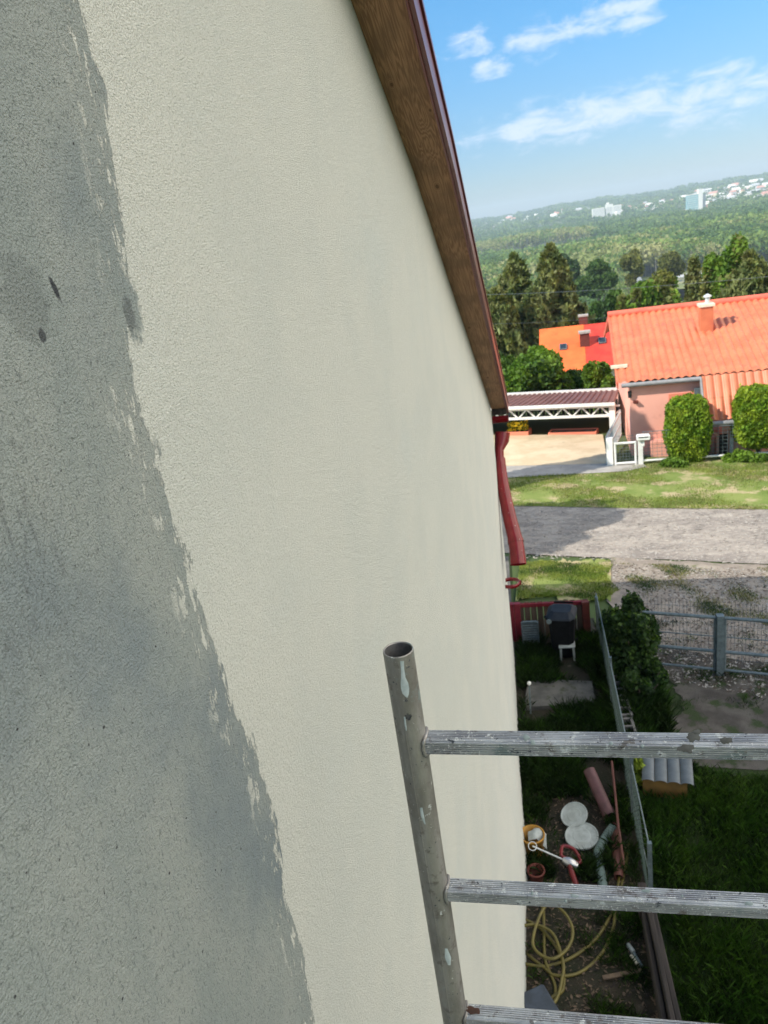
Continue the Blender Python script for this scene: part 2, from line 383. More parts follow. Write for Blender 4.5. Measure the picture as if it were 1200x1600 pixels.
XF = 1.52                                             # the line of the yard fence
sheet('yard_ground', [(-.2, -2), (-.2, 13.4)], [(XF, -2), (XF, 13.4)], 'yard', .02, 90, 10)
sheet('lawn', [(XF, -2), (XF, 12.9)], [(14, -2), (14, 9.6)], 'lawn', .02, 120, 20)
# worn bare ground inside the gate
sheet('bare_earth', q2((1010, 1195), (1075, 1110), (1045, 1060), (1000, 1000)), q2((1330, 1215), (1300, 1120), (1300, 1085), (1310, 1050)), 'poor_soil', .032, 120, 14, .10, seed=3)
sheet('gravel_verge', [G(948, 940), G(1005, 1005), G(1130, 1030), G(1330, 1055)], [G(955, 872), G(1050, 878), G(1200, 885), G(1420, 895)], 'gravel', .034, 220, 20, .035, seed=5)
S_NEAR = s_of(*G(1000, 873)[:2]); S_FAR = s_of(*G(1000, 794)[:2])
def sline(sv, x0=-40, x1=45): return [(x0, (sv - ND[0] * x0) / ND[1]), (x1, (sv - ND[0] * x1) / ND[1])]
sheet('road', sline(S_NEAR), sline(S_FAR), 'road', .03, 900, 12, .10, seed=8)
sheet('grass_verge', sline(S_FAR - .12, -30, 40), [G(500, 758), G(795, 745), G(905, 739), G(962, 737), G(985, 727), G(1010, 717), G(1100, 714), G(1200, 708), G(1500, 700)], 'verge', .045, 400, 16, .07, seed=9)
sheet('concrete_apron', [G(500, 762), G(795, 749), G(905, 743), G(975, 739), G(1010, 732)], [G(500, 741), G(795, 729), G(905, 726), G(960, 726), G(1000, 720)], 'concrete', .058, 80, 4, .01, seed=2)
sheet('carport_floor', [G(500, 743), G(795, 730.5), G(950, 727)], [G(500, 672), G(795, 682), G(942, 681)], 'slab', .064, 60, 10, 0)
sheet('garden_path', [G(700, 1075), G(808, 1075)], [G(700, 880), G(795, 872)], 'concrete_dim', .05, 12, 30, 0)
sheet('green_patch', [G(806, 936), G(955, 940)], [G(812, 886), G(862, 878), G(955, 880)], 'verge', .05, 80, 10, .14, seed=4)

# ================================================================== THE HOUSE WHOSE WALL IS BEING PAINTED
HOUSE = thing('house', 'pale rendered gable wall close beside the camera, half repainted grey, under a wooden verge', 'house', (0, 0, 0))
SOF = [(-12.3, 4.50), (0, 10.05), (3.72, 8.46), (4.48, 8.16), (5.36, 7.815), (6.8, 7.10), (8.1, 6.51), (10.0, 5.61), (12.3, 4.52)]
def soffit(y): return float(np.interp(y, [p[0] for p in SOF], [p[1] for p in SOF]))
WY = 11.85                                            # far corner of the house
def on_wall(px, py): P = PX(px, py, 0); return P.y, P.z
SCUFFS = [(*on_wall(86, 452), .006, .020, -.35, .95), (*on_wall(40, 470), .05, .06, 0, .22), (*on_wall(66, 525), .008, .010, 0, .8), (*on_wall(202, 492), .018, .030, 0, .45)]
DAB = (*on_wall(203, 480), .035, .055, 0.)
def plaster_material():
    m = bpy.data.materials.new('painted_render'); m.use_nodes = True; t = m.node_tree; b = t.nodes['Principled BSDF']
    pos = node(t, 'ShaderNodeNewGeometry').outputs['Position']; sp = node(t, 'ShaderNodeSeparateXYZ'); t.links.new(pos, sp.inputs[0])
    y, z = sp.outputs[1], sp.outputs[2]
    def nz(sc, st=(1, 1, 1), det=5, ro=.6, off=0.):
        mp = node(t, 'ShaderNodeMapping'); mp.inputs[3].default_value = st; mp.inputs[1].default_value = (off, off, off); t.links.new(pos, mp.inputs[0])
        n = node(t, 'ShaderNodeTexNoise'); n.inputs['Scale'].default_value = sc; n.inputs['Detail'].default_value = det; n.inputs['Roughness'].default_value = ro
        t.links.new(mp.outputs[0], n.inputs[0]); return n.outputs[0]
    pts = [(5.75, 1.198), (5.97, 1.228), (6.17, 1.204), (6.32, 1.246), (6.52, 1.236), (6.69, 1.188), (6.84, 1.169), (6.97, 1.153), (7.12, 1.143), (7.22, 1.138), (7.34, 1.119), (7.40, 1.165), (7.46, 1.190), (7.53, 1.215), (7.68, 1.240), (7.79, 1.262), (7.90, 1.239)]
    cr = node(t, 'ShaderNodeValToRGB'); r = cr.color_ramp; r.interpolation = 'LINEAR'
    while len(r.elements) < len(pts): r.elements.new(.5)
    for e, (zz, yy) in zip(r.elements, pts):
        v = (yy - 1.0) / .4; e.position = (zz - 5.7) / 2.25; e.color = (v, v, v, 1)
    t.links.new(mrange(t, z, 5.7, 7.95, 0, 1, False), cr.inputs[0])
    yb = mth(t, 'MULTIPLY_ADD', cr.outputs[0], .4, 1.0)
    d = mth(t, 'SUBTRACT', y, yb)
    rag = mth(t, 'ADD', mth(t, 'MULTIPLY', mth(t, 'SUBTRACT', nz(34, (1, 1, .3), 7, .72), .5), .12), mth(t, 'MULTIPLY', mth(t, 'SUBTRACT', nz(11, (1, 1, .6), 3, .6, 6.), .5), .07))
    rag2 = mth(t, 'MULTIPLY', mth(t, 'SUBTRACT', nz(120, (1, 1, .5), 3, .6, 3.), .5), .03)
    # strip of thin cover just left of the edge, with the old coat showing through
    gap = mth(t, 'MULTIPLY', mrange(t, nz(30, (1, 1, .4), 6, .72, 9.), .535, .575), mth(t, 'MULTIPLY', mrange(t, d, -.12, -.03), mrange(t, d, .03, .0)))
    edge = mrange(t, mth(t, 'ADD', mth(t, 'ADD', d, rag), rag2), -.003, .003)
    light = mth(t, 'MAXIMUM', edge, gap)
    # old light coat
    c_l = mix(t, mrange(t, nz(1.6, off=2.), .38, .62), (.71, .725, .675), (.755, .76, .70))
    c_l = mix(t, mrange(t, nz(1.9, (1, .35, .8), off=5.), .54, .78), c_l, (.70, .73, .69))
    c_l = mix(t, mth(t, 'MULTIPLY', mrange(t, nz(200, det=5, ro=.75), .50, .64), .9), c_l, (.46, .47, .41))
    # warm dust line by the verge
    # fresh grey coat
    c_d = mix(t, mrange(t, nz(5, (1, 1, .6), off=1.), .35, .65), (.33, .37, .36), (.39, .42, .40))
    c_d = mix(t, mrange(t, nz(1.5, off=8.), .50, .72), c_d, (.25, .295, .315))
    c_d = mix(t, mrange(t, nz(170, (1, 1, .4), det=5, ro=.7), .52, .68), c_d, (.20, .225, .22))
    band = mth(t, 'MULTIPLY', mrange(t, z, 6.95, 7.18), mrange(t, z, 7.52, 7.28))
    spots = mth(t, 'MULTIPLY', mrange(t, nz(70, (1, 1, .3), det=6, ro=.8, off=4.), .49, .62), mth(t, 'MULTIPLY', band, mrange(t, y, .95, .75)))
    c_d = mix(t, mth(t, 'MULTIPLY', spots, .40), c_d, (.07, .075, .085))
    specks = mrange(t, nz(95, det=1, ro=.3, off=12.), .785, .80)
    c_d = mix(t, specks, c_d, (.05, .05, .055))
    def ell(y0, z0, ry, rz_, tilt=0., rough_=.5):
        u = mth(t, 'SUBTRACT', y, y0); v = mth(t, 'SUBTRACT', z, z0); u = mth(t, 'SUBTRACT', u, mth(t, 'MULTIPLY', v, tilt))
        q = mth(t, 'ADD', mth(t, 'POWER', mth(t, 'ABSOLUTE', mth(t, 'DIVIDE', u, ry)), 2.0), mth(t, 'POWER', mth(t, 'ABSOLUTE', mth(t, 'DIVIDE', v, rz_)), 2.0))
        return mrange(t, mth(t, 'ADD', q, mth(t, 'MULTIPLY', mth(t, 'SUBTRACT', nz(60, det=5, off=3.), .5), rough_ * 5)), 1.3, .5)
    for a_ in SCUFFS: c_d = mix(t, mth(t, 'MULTIPLY', ell(*a_[:5]), a_[5]), c_d, (.045, .05, .06))
    pt = ell(*DAB); light = mth(t, 'MULTIPLY', light, mth(t, 'SUBTRACT', 1.0, mth(t, 'MULTIPLY', pt, .95)))
    t.links.new(mix(t, light, c_d, c_l), b.inputs['Base Color'])
    b.inputs['Roughness'].default_value = .88; b.inputs['Specular IOR Level'].default_value = .35
    hgt = mth(t, 'ADD', mth(t, 'MULTIPLY', nz(260, det=3), 1.0), mth(t, 'MULTIPLY', nz(75, (1, 1, .55), det=3), .9))
    hgt = mth(t, 'ADD', hgt, mth(t, 'MULTIPLY', light, .25))
    bn = node(t, 'ShaderNodeBump'); bn.inputs['Strength'].default_value = 1.0; bn.inputs['Distance'].default_value = .010
    t.links.new(hgt, bn.inputs['Height']); t.links.new(bn.outputs[0], b.inputs['Normal'])
    return m
M['plaster'] = plaster_material()
def on_board(px, py):
    for k in range(4000):
        y = 1 + k * .003; P = PY(px, py, y)
        if P[2] > soffit(y): return (P[0], P[1])
    return (.1, 5)
KNOTS = [(*on_board(683, 290), .016), (*on_board(612, 132), .010), (*on_board(733, 512), .018), (*on_board(672, 172), .008), (*on_board(762, 590), .018)]
def wood_material():
    m = bpy.data.materials.new('stained_board'); m.use_nodes = True; t = m.node_tree; b = t.nodes['Principled BSDF']
    pos = node(t, 'ShaderNodeNewGeometry').outputs['Position']
    # turn so that the grain runs down the slope
    mp = node(t, 'ShaderNodeMapping'); mp.inputs[2].default_value = (math.radians(24.5), 0, 0); t.links.new(pos, mp.inputs[0])
    m2 = node(t, 'ShaderNodeMapping'); m2.inputs[3].default_value = (16, .30, 16); t.links.new(mp.outputs[0], m2.inputs[0])
    n1 = node(t, 'ShaderNodeTexNoise'); n1.inputs['Scale'].default_value = 1.2; n1.inputs['Detail'].default_value = 3; n1.inputs['Distortion'].default_value = .15; t.links.new(m2.outputs[0], n1.inputs[0])
    # knots: rings round scattered centres
    vo = node(t, 'ShaderNodeTexVoronoi'); vo.inputs['Scale'].default_value = 1.0; m3 = node(t, 'ShaderNodeMapping'); m3.inputs[3].default_value = (4.2, 1.15, 2.2); m3.inputs[1].default_value = (.35, .3, 0); t.links.new(mp.outputs[0], m3.inputs[0]); t.links.new(m3.outputs[0], vo.inputs[0])
    kn = mrange(t, vo.outputs[0], .36, .05)
    rings = mth(t, 'FRACT', mth(t, 'ADD', mth(t, 'MULTIPLY', n1.outputs[0], 13), mth(t, 'MULTIPLY', kn, 3.4)))
    g = mrange(t, mth(t, 'ABSOLUTE', mth(t, 'SUBTRACT', rings, .5)), .05, .5); ks = []
    n2 = node(t, 'ShaderNodeTexNoise'); n2.inputs['Scale'].default_value = 3; n2.inputs['Detail'].default_value = 7; t.links.new(pos, n2.inputs[0])
    for kx, ky, kr in KNOTS:
        cbk = node(t, 'ShaderNodeCombineXYZ'); cbk.inputs[0].default_value = kx; cbk.inputs[1].default_value = ky; cbk.inputs[2].default_value = soffit(ky)
        sb = node(t, 'ShaderNodeVectorMath', operation='SUBTRACT'); t.links.new(pos, sb.inputs[0]); t.links.new(cbk.outputs[0], sb.inputs[1])
        sc_n = node(t, 'ShaderNodeVectorMath', operation='MULTIPLY'); sc_n.inputs[1].default_value = (1 / kr, .42 / kr, .42 / kr); t.links.new(sb.outputs[0], sc_n.inputs[0])
        ln = node(t, 'ShaderNodeVectorMath', operation='LENGTH'); t.links.new(sc_n.outputs[0], ln.inputs[0]); dk = ln.outputs['Value']
        rk = mrange(t, mth(t, 'SINE', mth(t, 'MULTIPLY', dk, 9.0)), -1, 1); inner = mrange(t, dk, 3.2, .6); g = mth(t, 'ADD', mth(t, 'MULTIPLY', g, mth(t, 'SUBTRACT', 1.0, inner)), mth(t, 'MULTIPLY', rk, inner))
        ks.append(mrange(t, dk, 1.15, .55))
    c = mix(t, g, (.27, .14, .075), (.47, .26, .14))
    c = mix(t, mth(t, 'MULTIPLY', mrange(t, n2.outputs[0], .45, .65), .6), c, (.22, .125, .07))
    for kq in ks: c = mix(t, mth(t, 'MULTIPLY', kq, .8), c, (.10, .042, .02))
    t.links.new(c, b.inputs['Base Color']); b.inputs['Roughness'].default_value = .75
    bn = node(t, 'ShaderNodeBump'); bn.inputs['Strength'].default_value = .4; bn.inputs['Distance'].default_value = .002; t.links.new(g, bn.inputs['Height']); t.links.new(bn.outputs[0], b.inputs['Normal'])
    return m
M['board'] = wood_material()
M['metal_red'] = mat('metal_red', (.15, .035, .035), (.20, .055, .05), 7, .32, c3=(.28, .14, .13), s3=40, l3=.66, h3=.8)
M['pipe_red'] = mat('pipe_red', (.17, .006, .010), (.22, .010, .014), 6, .22, c3=(.66, .64, .62), s3=26, l3=.69, h3=.705)
# gable wall facing the camera side, closed box behind it
flare = lambda y, z: float(np.interp(y, [4, 5.2, 6.6, 7.2, 7.9, 9.4, 11.8], [.12, .125, .14, .175, .14, .07, 0])) * max(0, 1 - z / 2.2) ** 1.5
mb = MB(); ys = np.linspace(-WY, WY, 190); K = 40; vs = []
for y in ys:
    top = soffit(y) + .03
    for k in range(K + 1):
        z = -.6 + (top + .6) * k / K; vs.append((flare(y, max(z, 0)), y, z))
fs = [(i * (K + 1) + k, (i + 1) * (K + 1) + k, (i + 1) * (K + 1) + k + 1, i * (K + 1) + k + 1) for i in range(len(ys) - 1) for k in range(K)]
mb.add(vs, fs, 0, True)
for sy in (-1, 1):
    fs4 = [(0, sy * WY, -.6), (-12, sy * WY, -.6), (-12, sy * WY, 4.72), (0, sy * WY, 4.72)]
    mb.add(fs4, [(0, 1, 2, 3) if sy > 0 else (3, 2, 1, 0)])
prof = [(-12, -WY, -.6), (-12, WY, -.6), (-12, WY, 4.72), (-12, 0, 10.05), (-12, -WY, 4.72)]
mb.add(prof, [(4, 3, 2, 1, 0)]); mb.build('wall', 'plaster', HOUSE)
# verge: board under the overhang, fascia, roof covering
rp = [p for p in SOF if p[0] >= 0]; rp = [(float(y), soffit(y)) for y in np.linspace(0, 12.3, 22)]
def strip_yz(mb, pts, x0, x1, z0, z1, mi=0):     # solid following the rake
    vs = []
    for y, z in pts: vs += [(x0, y, z + z0), (x1, y, z + z0), (x1, y, z + z1), (x0, y, z + z1)]
    fs = [(0, 1, 2, 3), tuple(len(vs) - 4 + i for i in (3, 2, 1, 0))]
    for i in range(len(pts) - 1):
        for j in range(4): fs.append((i * 4 + j, i * 4 + 4 + j, i * 4 + 4 + (j + 1) % 4, i * 4 + (j + 1) % 4))
    mb.add(vs, fs, mi)
mir = [(-y, z) for y, z in rp][::-1]
mb = MB(); strip_yz(mb, rp, .001, .238, 0, .035); strip_yz(mb, mir, .001, .238, 0, .035); mb.build('verge_board', 'board', HOUSE)
mb = MB(); strip_yz(mb, rp, .239, .262, -.012, .15); strip_yz(mb, mir, .239, .262, -.012, .15)
strip_yz(mb, rp, .228, .238, -.028, -.001); mb.build('verge_flashing', 'metal_red', HOUSE)
mb = MB(); strip_yz(mb, rp, -12.25, .275, .152, .19); strip_yz(mb, mir, -12.25, .275, .152, .19)
for x in np.arange(-12, .25, .3): 
    pass
mb.build('roof', 'metal_red', HOUSE)
# eaves box, gutter end, outlet and swan neck
mb = MB(); e0 = soffit(11.9); mb.box((.118, 12.12, e0 - .03), (.236, .34, .20)); mb.build('eaves_board', 'wood_dark', HOUSE)
gp = []
mb = MB(); gy, gz = 12.36, 4.42
for i, x in enumerate((-12.2, .25)):
    for k in range(9): a = PI + PI * k / 8; gp.append((x, gy + .1 * math.cos(a), gz + .02 + .1 * math.sin(a)))
mb.add(gp, [(i, i + 1, i + 10, i + 9) for i in range(8)], 0, True); mb.add(gp[:9], [tuple(range(9))]); mb.add(gp[9:], [tuple(range(8, -1, -1))])
mb.build('gutter', 'pipe_red', HOUSE)
P0 = PY(785, 680, 12.1); P1 = PY(779, 702, 12.0)
mb = MB(); mb.tube([PY(785, 676, 12.15), PY(784, 688, 12.1), PY(780, 703, 12.0), PY(781, 722, 11.9)], [.125, .12, .075, .07], 18)
mb.build('gutter_outlet', 'pipe_red', HOUSE)
def spline(pts, n=10):
    out = []; P = [Vector(p) for p in pts]
    for i in range(len(P) - 1):
        p0 = P[max(i - 1, 0)]; p1 = P[i]; p2 = P[i + 1]; p3 = P[min(i + 2, len(P) - 1)]
        for k in range(n):
            t = k / n; out.append(.5 * ((2 * p1) + (-p0 + p2) * t + (2 * p0 - 5 * p1 + 4 * p2 - p3) * t * t + (-p0 + 3 * p1 - 3 * p2 + p3) * t ** 3))
    out.append(P[-1]); return out
pth = spline([PY(781, 716, 11.95), PY(784, 745, 11.8), PY(789, 775, 11.6), PY(797, 812, 11.35), PY(806, 848, 11.1), PY(810, 882, 10.9)], 6)
mb = MB(); nn = len(pth); mb.tube(pth, [.085 + .045 * i / nn for i in range(nn)], 20, caps=False)
mb.tube(pth[-2:], [.127, .127], 20, caps=False); mb.tube([pth[int(nn * .76)], pth[int(nn * .76) + 1]], [.124, .130], 20)
mb.build('downpipe', 'pipe_red', HOUSE)
def ring(c, R, r, tilt=0, n=28):
    c = Vector(c); return [c + Vector((R * math.cos(2 * PI * i / n), R * math.sin(2 * PI * i / n), tilt * math.sin(2 * PI * i / n))) for i in range(n + 1)]
rc = PY(798, 911, 11.2); mb = MB()
pr = [(.135, -.03), (.15, -.03), (.15, .03), (.135, .03)]; vs = []; nR = 32
for i in range(nR):
    a = 2 * PI * i / nR; vs += [(rc.x + R_ * math.cos(a), rc.y + R_ * math.sin(a), rc.z + zz) for R_, zz in pr]
mb.add(vs, [(i * 4 + j, ((i + 1) % nR) * 4 + j, ((i + 1) % nR) * 4 + (j + 1) % 4, i * 4 + (j + 1) % 4) for i in range(nR) for j in range(4)], 0, True)
mb.beam((0.0, rc.y, rc.z), (rc.x - .13, rc.y, rc.z), .03, .03); mb.box((rc.x + .155, rc.y, rc.z), (.03, .04, .07))
mb.build('pipe_bracket', 'pipe_red', HOUSE)

# ================================================================== SCAFFOLD FRAME
def alu_material(name, ribs):
    m = bpy.data.materials.new(name); m.use_nodes = True; t = m.node_tree; b = t.nodes['Principled BSDF']
    pos = node(t, 'ShaderNodeNewGeometry').outputs['Position']
    def nz(sc, st=(1, 1, 1), det=6, ro=.65, off=0.):
        mp = node(t, 'ShaderNodeMapping'); mp.inputs[3].default_value = st; mp.inputs[1].default_value = (off, off, off); t.links.new(pos, mp.inputs[0])
        n = node(t, 'ShaderNodeTexNoise'); n.inputs['Scale'].default_value = sc; n.inputs['Detail'].default_value = det; n.inputs['Roughness'].default_value = ro
        t.links.new(mp.outputs[0], n.inputs[0]); return n.outputs[0]
    if ribs: c = mix(t, mrange(t, nz(40, (.25, 1, 1)), .35, .65), (.33, .34, .36), (.56, .58, .59))
    else: c = mix(t, mrange(t, nz(22, (1, 1, .3)), .35, .65), (.255, .24, .225), (.38, .365, .345))
    c = mix(t, mrange(t, nz(30, off=3.), .56, .68), c, (.22, .20, .185))
    c = mix(t, mrange(t, nz(9, off=5.), .60, .68), c, (.30, .36, .37))
    p1 = mrange(t, nz(190, det=4, off=7.), .60 if ribs else .68, .63 if ribs else .71)
    p2 = mrange(t, nz(34, det=6, ro=.7, off=17.), .61 if ribs else .65, .62 if ribs else .66)
    c = mix(t, p1, c, (.70, .71, .70)); c = mix(t, p2, c, (.66, .69, .69) if ribs else (.5, .52, .51))
    p3 = mrange(t, nz(75, det=5, off=23.), .655, .665); c = mix(t, p3, c, (.06, .07, .085))
    if ribs: 
        p4 = mrange(t, nz(16, det=5, off=31.), .655, .665); c = mix(t, p4, c, (.19, .18, .17))
    t.links.new(c, b.inputs['Base Color'])
    pm = mth(t, 'MAXIMUM', p1, mth(t, 'MAXIMUM', p2, p3))
    t.links.new(mrange(t, pm, 0, 1, .55 if ribs else .62, 0), b.inputs['Metallic']); b.inputs['Roughness'].default_value = .5
    bn = node(t, 'ShaderNodeBump'); bn.inputs['Strength'].default_value = .7; bn.inputs['Distance'].default_value = .0012
    t.links.new(mth(t, 'ADD', nz(160), mth(t, 'MULTIPLY', pm, .8)), bn.inputs['Height']); t.links.new(bn.outputs[0], b.inputs['Normal']); return m
M['alu_rib'] = alu_material('ribbed_aluminium', True); M['alu_tube'] = alu_material('aluminium_tube', False)
M['alu_in'] = mat('alu_inside', (.12, .12, .125), (.2, .2, .2), 60, .6, metal=.5)
FY = 1.088; FX = .375; FT = 7.5 - .652
FR = thing('scaffold_frame', 'paint spattered aluminium scaffold end frame with ribbed rungs standing next to the wall', 'scaffold', (FX, FY, 0))
def upright(x, top, hole):
    R, r = .0262, .0236; n = 48; vs = []; mb = MB()
    # outer skin with a drilled hole: cut faces round the hole
    hz = top - .118; ha = math.radians(-78); zs = sorted(set([.02] + list(np.arange(.3, top - .3, .3)) + list(np.linspace(top - .2, top - .03, 60)) + [top - .25, top - .0015]))
    n = 96
    for z in zs: vs += [(x + R * math.cos(2 * PI * j / n), FY + R * math.sin(2 * PI * j / n), z) for j in range(n)]
    fs = []
    for i in range(len(zs) - 1):
        for j in range(n):
            a = 2 * PI * (j + .5) / n; zc = (zs[i] + zs[i + 1]) / 2; da = (a - ha + PI) % (2 * PI) - PI
            if hole and math.hypot(da * R, zc - hz) < .0062: continue
            fs.append((i * n + j, i * n + (j + 1) % n, (i + 1) * n + (j + 1) % n, (i + 1) * n + j))
    mb.add(vs, fs, 0, True)
    k = MB.tube
    vs = []; rr = [(R, top - .0015), (R - .0006, top), (r + .0006, top), (r, top - .0015), (r, top - .35)]
    for q, z in rr: vs += [(x + q * math.cos(2 * PI * j / n), FY + q * math.sin(2 * PI * j / n), z) for j in range(n)]
    mb.add(vs, [(i * n + j, i * n + (j + 1) % n, (i + 1) * n + (j + 1) % n, (i + 1) * n + j) for i in range(3) for j in range(n)], 0, True)
    mb.add(vs, [(3 * n + j, 3 * n + (j + 1) % n, 4 * n + (j + 1) % n, 4 * n + j) for j in range(n)], 1, True)
    # a flat seam bead down the tube as extruded
    mb.tube([(x + R * math.cos(math.radians(-98)), FY + R * math.sin(math.radians(-98)), z) for z in (.1, top - .14)], .0011, 6)
    o = mb.build('upright', ['alu_tube', 'alu_in'], FR); return o
up1 = upright(FX, FT, True); FW = .86; upright(FX + FW, FT, False)
def rung(z0, x0, slope, cap=True):
    # ribbed flat-oval profile extruded across the frame
    w, hh = .0345, .0345; prof = []
    def side(ax, ay, bx, by, ribs):
        nx, ny = (by - ay), -(bx - ax); l = math.hypot(nx, ny); nx /= l; ny /= l
        for i in range(ribs):
            for q, dd in ((.0, 0), (.52, 0), (.60, -.0022), (.92, -.0022)):
                u = (i + q) / ribs; prof.append((ax + (bx - ax) * u + nx * dd, ay + (by - ay) * u + ny * dd))
    c = .006; X, Y_ = w / 2, hh / 2
    side(-X, -Y_ + c, -X + c, -Y_, 1); side(-X + c, -Y_, X - c, -Y_, 5); side(X - c, -Y_, X, -Y_ + c, 1)
    side(X, -Y_ + c, X, Y_ - c, 5); side(X, Y_ - c, X - c, Y_, 1); side(X - c, Y_, -X + c, Y_, 5); side(-X + c, Y_, -X, Y_ - c, 1); side(-X, Y_ - c, -X, -Y_ + c, 5)
    mb = MB(); n = len(prof); vs = []; xs = np.linspace(FX + .0235, FX + FW - .0235, 12)
    for x in xs: vs += [(x, FY + p[0], z0 + p[1] + slope * (x - x0)) for p in prof]
    mb.add(vs, [(i * n + j, i * n + (j + 1) % n, (i + 1) * n + (j + 1) % n, (i + 1) * n + j) for i in range(len(xs) - 1) for j in range(n)])
    o = mb.build('rung', 'alu_rib', FR)
    # weld bead
    for xe, sg in ((FX + .0262, 1), (FX + FW - .0262, -1)):
        wb = MB(); zc = z0 + slope * (xe - x0); ringp = []
        for i in range(25):
            a = 2 * PI * i / 24; ringp.append((xe + sg * (.0015 - .006 * abs(math.cos(a)) ** 2), FY + .0185 * math.copysign(min(1, abs(math.cos(a)) * 1.25), math.cos(a)), zc + .0185 * math.copysign(min(1, abs(math.sin(a)) * 1.25), math.sin(a))))
        wb.tube(ringp, [.0034 + .0009 * math.sin(i * 2.7) for i in range(25)], 7, caps=False)
        wb.build('weld', 'alu_tube', FR)
    return o
SL = -.033
r1 = rung(7.5 - .842, .39, SL); r2 = rung(7.5 - 1.186, .39, SL); r3 = rung(7.5 - 1.531, .39, SL)
for k in range(4, 19): rung(7.5 - 1.531 - .345 * (k - 3), .39, SL)
# dried paint lumps and runs on the frame
def blot(mb, c, ax, ay, r, hgt, seed, st=1.0):
    rs = random.Random(seed); c = Vector(c); ax = Vector(ax).normalized(); ay = Vector(ay).normalized(); nz_ = ax.cross(ay); n = 16; vs = [c + nz_ * hgt]
    rad = [r * rs.uniform(.6, 1.15) for _ in range(n)]
    for lv, (q, hh) in enumerate(((.6, hgt * .9), (1.0, -.0002))):
        for i in range(n):
            a = 2 * PI * i / n; vs.append(c + ax * math.cos(a) * rad[i] * q * st + ay * math.sin(a) * rad[i] * q + nz_ * hh)
    fs = [(0, 1 + i, 1 + (i + 1) % n) for i in range(n)] + [(1 + i, 1 + n + i, 1 + n + (i + 1) % n, 1 + (i + 1) % n) for i in range(n)]
    mb.add(vs, fs, 0, True)
M['paint_blue'] = mat('paint_blue', (.012, .045, .16), (.02, .07, .22), 80, .5); M['paint_pale'] = mat('paint_pale', (.46, .52, .53), (.36, .42, .43), 60, .55)
M['paint_drab'] = mat('paint_drab', (.17, .165, .155), (.13, .125, .12), 90, .8); M['paint_rust'] = mat('paint_rust', (.13, .06, .045), (.09, .045, .035), 60, .8)
rt = 7.5 - .842 + .01725; X_, Y1 = (1, 0, SL), (0, 1, 0)
def on_top(px, py, zt):
    d = ray(px, py); P = CAM + d * ((zt - CAM[2]) / d[2]); return Vector(P)
for a_ in ((on_top(716, 1142.5, rt - .0105), X_, Y1, .0045, .0008, 1, 1.5), (on_top(883, 1146.5, rt - .016), X_, Y1, .005, .0014, 2, 2.6)): mb = MB(); blot(mb, *a_); mb.build('paint_spot', 'paint_blue', r1)
fr = FY - .01725
def on_front(px, py): return PY(px, py, fr - .0004)
for i, (px, py, r, st) in enumerate(((1083, 1152, .0095, 1.3), (1072, 1170, .010, 1.5), (1135, 1157, .009, 1.1), (1088, 1144, .006, 1.2))): mb = MB(); blot(mb, on_front(px, py), X_, (0, 0, 1), r, .0009, 10 + i, st); mb.build('paint_spot', 'paint_drab', r1)
mb = MB(); blot(mb, on_front(739, 1579), X_, (0, 0, 1), .012, .001, 33, 1.3); mb.build('paint_spot', 'paint_rust', r3)
for i, (px, py, r, st) in enumerate(((822, 1152, .007, 1), (833, 1160, .006, .8), (955, 1162, .0045, .9), (1004, 1166, .004, .8))): mb = MB(); blot(mb, on_front(px, py), X_, (0, 0, 1), r, .0008, 50 + i, st); mb.build('paint_spot', 'paint_pale', r1)
for i, (px, py, r, st) in enumerate(((1066, 1400, .0022, .35), (1071, 1412, .0018, .3), (1010, 1392, .005, 1.7), (1170, 1412, .006, 1.5), (898, 1400, .005, 1.6), (832, 1396, .003, .4), (884, 1408, .0025, .5))): mb = MB(); blot(mb, on_front(px, py), X_, (0, 0, 1), r * (2.2 if st < .6 else 1), .0008, 70 + i, st); mb.build('paint_spot', 'paint_pale', r2)
# run of pale paint down the tube
mb = MB()
def on_tube(px, py, R=.0264):
    d = ray(px, py); o = CAM[:2] - np.array([FX, FY]); a = d[0] ** 2 + d[1] ** 2; b = 2 * (o[0] * d[0] + o[1] * d[1]); c = o[0] ** 2 + o[1] ** 2 - R * R
    D = max(b * b - 4 * a * c, 0); t = (-b - math.sqrt(D)) / (2 * a); return Vector(CAM + d * t)
def run(mb, pts, ws):
    L_, R_ = [], []
    for (px, py), w in zip(pts, ws): L_.append(on_tube(px - w, py)); R_.append(on_tube(px + w, py))
    Cn = [on_tube(px, py, .0272) for px, py in pts]; n = len(pts); mb.add(L_ + Cn + R_, [(i, i + 1, n + i + 1, n + i) for i in range(n - 1)] + [(n + i, n + i + 1, 2 * n + i + 1, 2 * n + i) for i in range(n - 1)], 0, True)
for pts_, ws_ in (([(628, 1033), (629, 1045), (630, 1058), (632, 1068), (633, 1076), (634, 1084), (636, 1090)], [3, 2.6, 3.4, 6, 6.5, 5, 1]), ([(632, 1120), (633, 1130), (635, 1142)], [1.2, 1.6, .8]), ([(658, 1262), (660, 1275), (664, 1288)], [2, 2.6, 1]), ([(697, 1482), (700, 1496), (702, 1508)], [2, 5, 2])):
    mb = MB(); run(mb, pts_, ws_); mb.build('paint_run', 'paint_pale', up1)

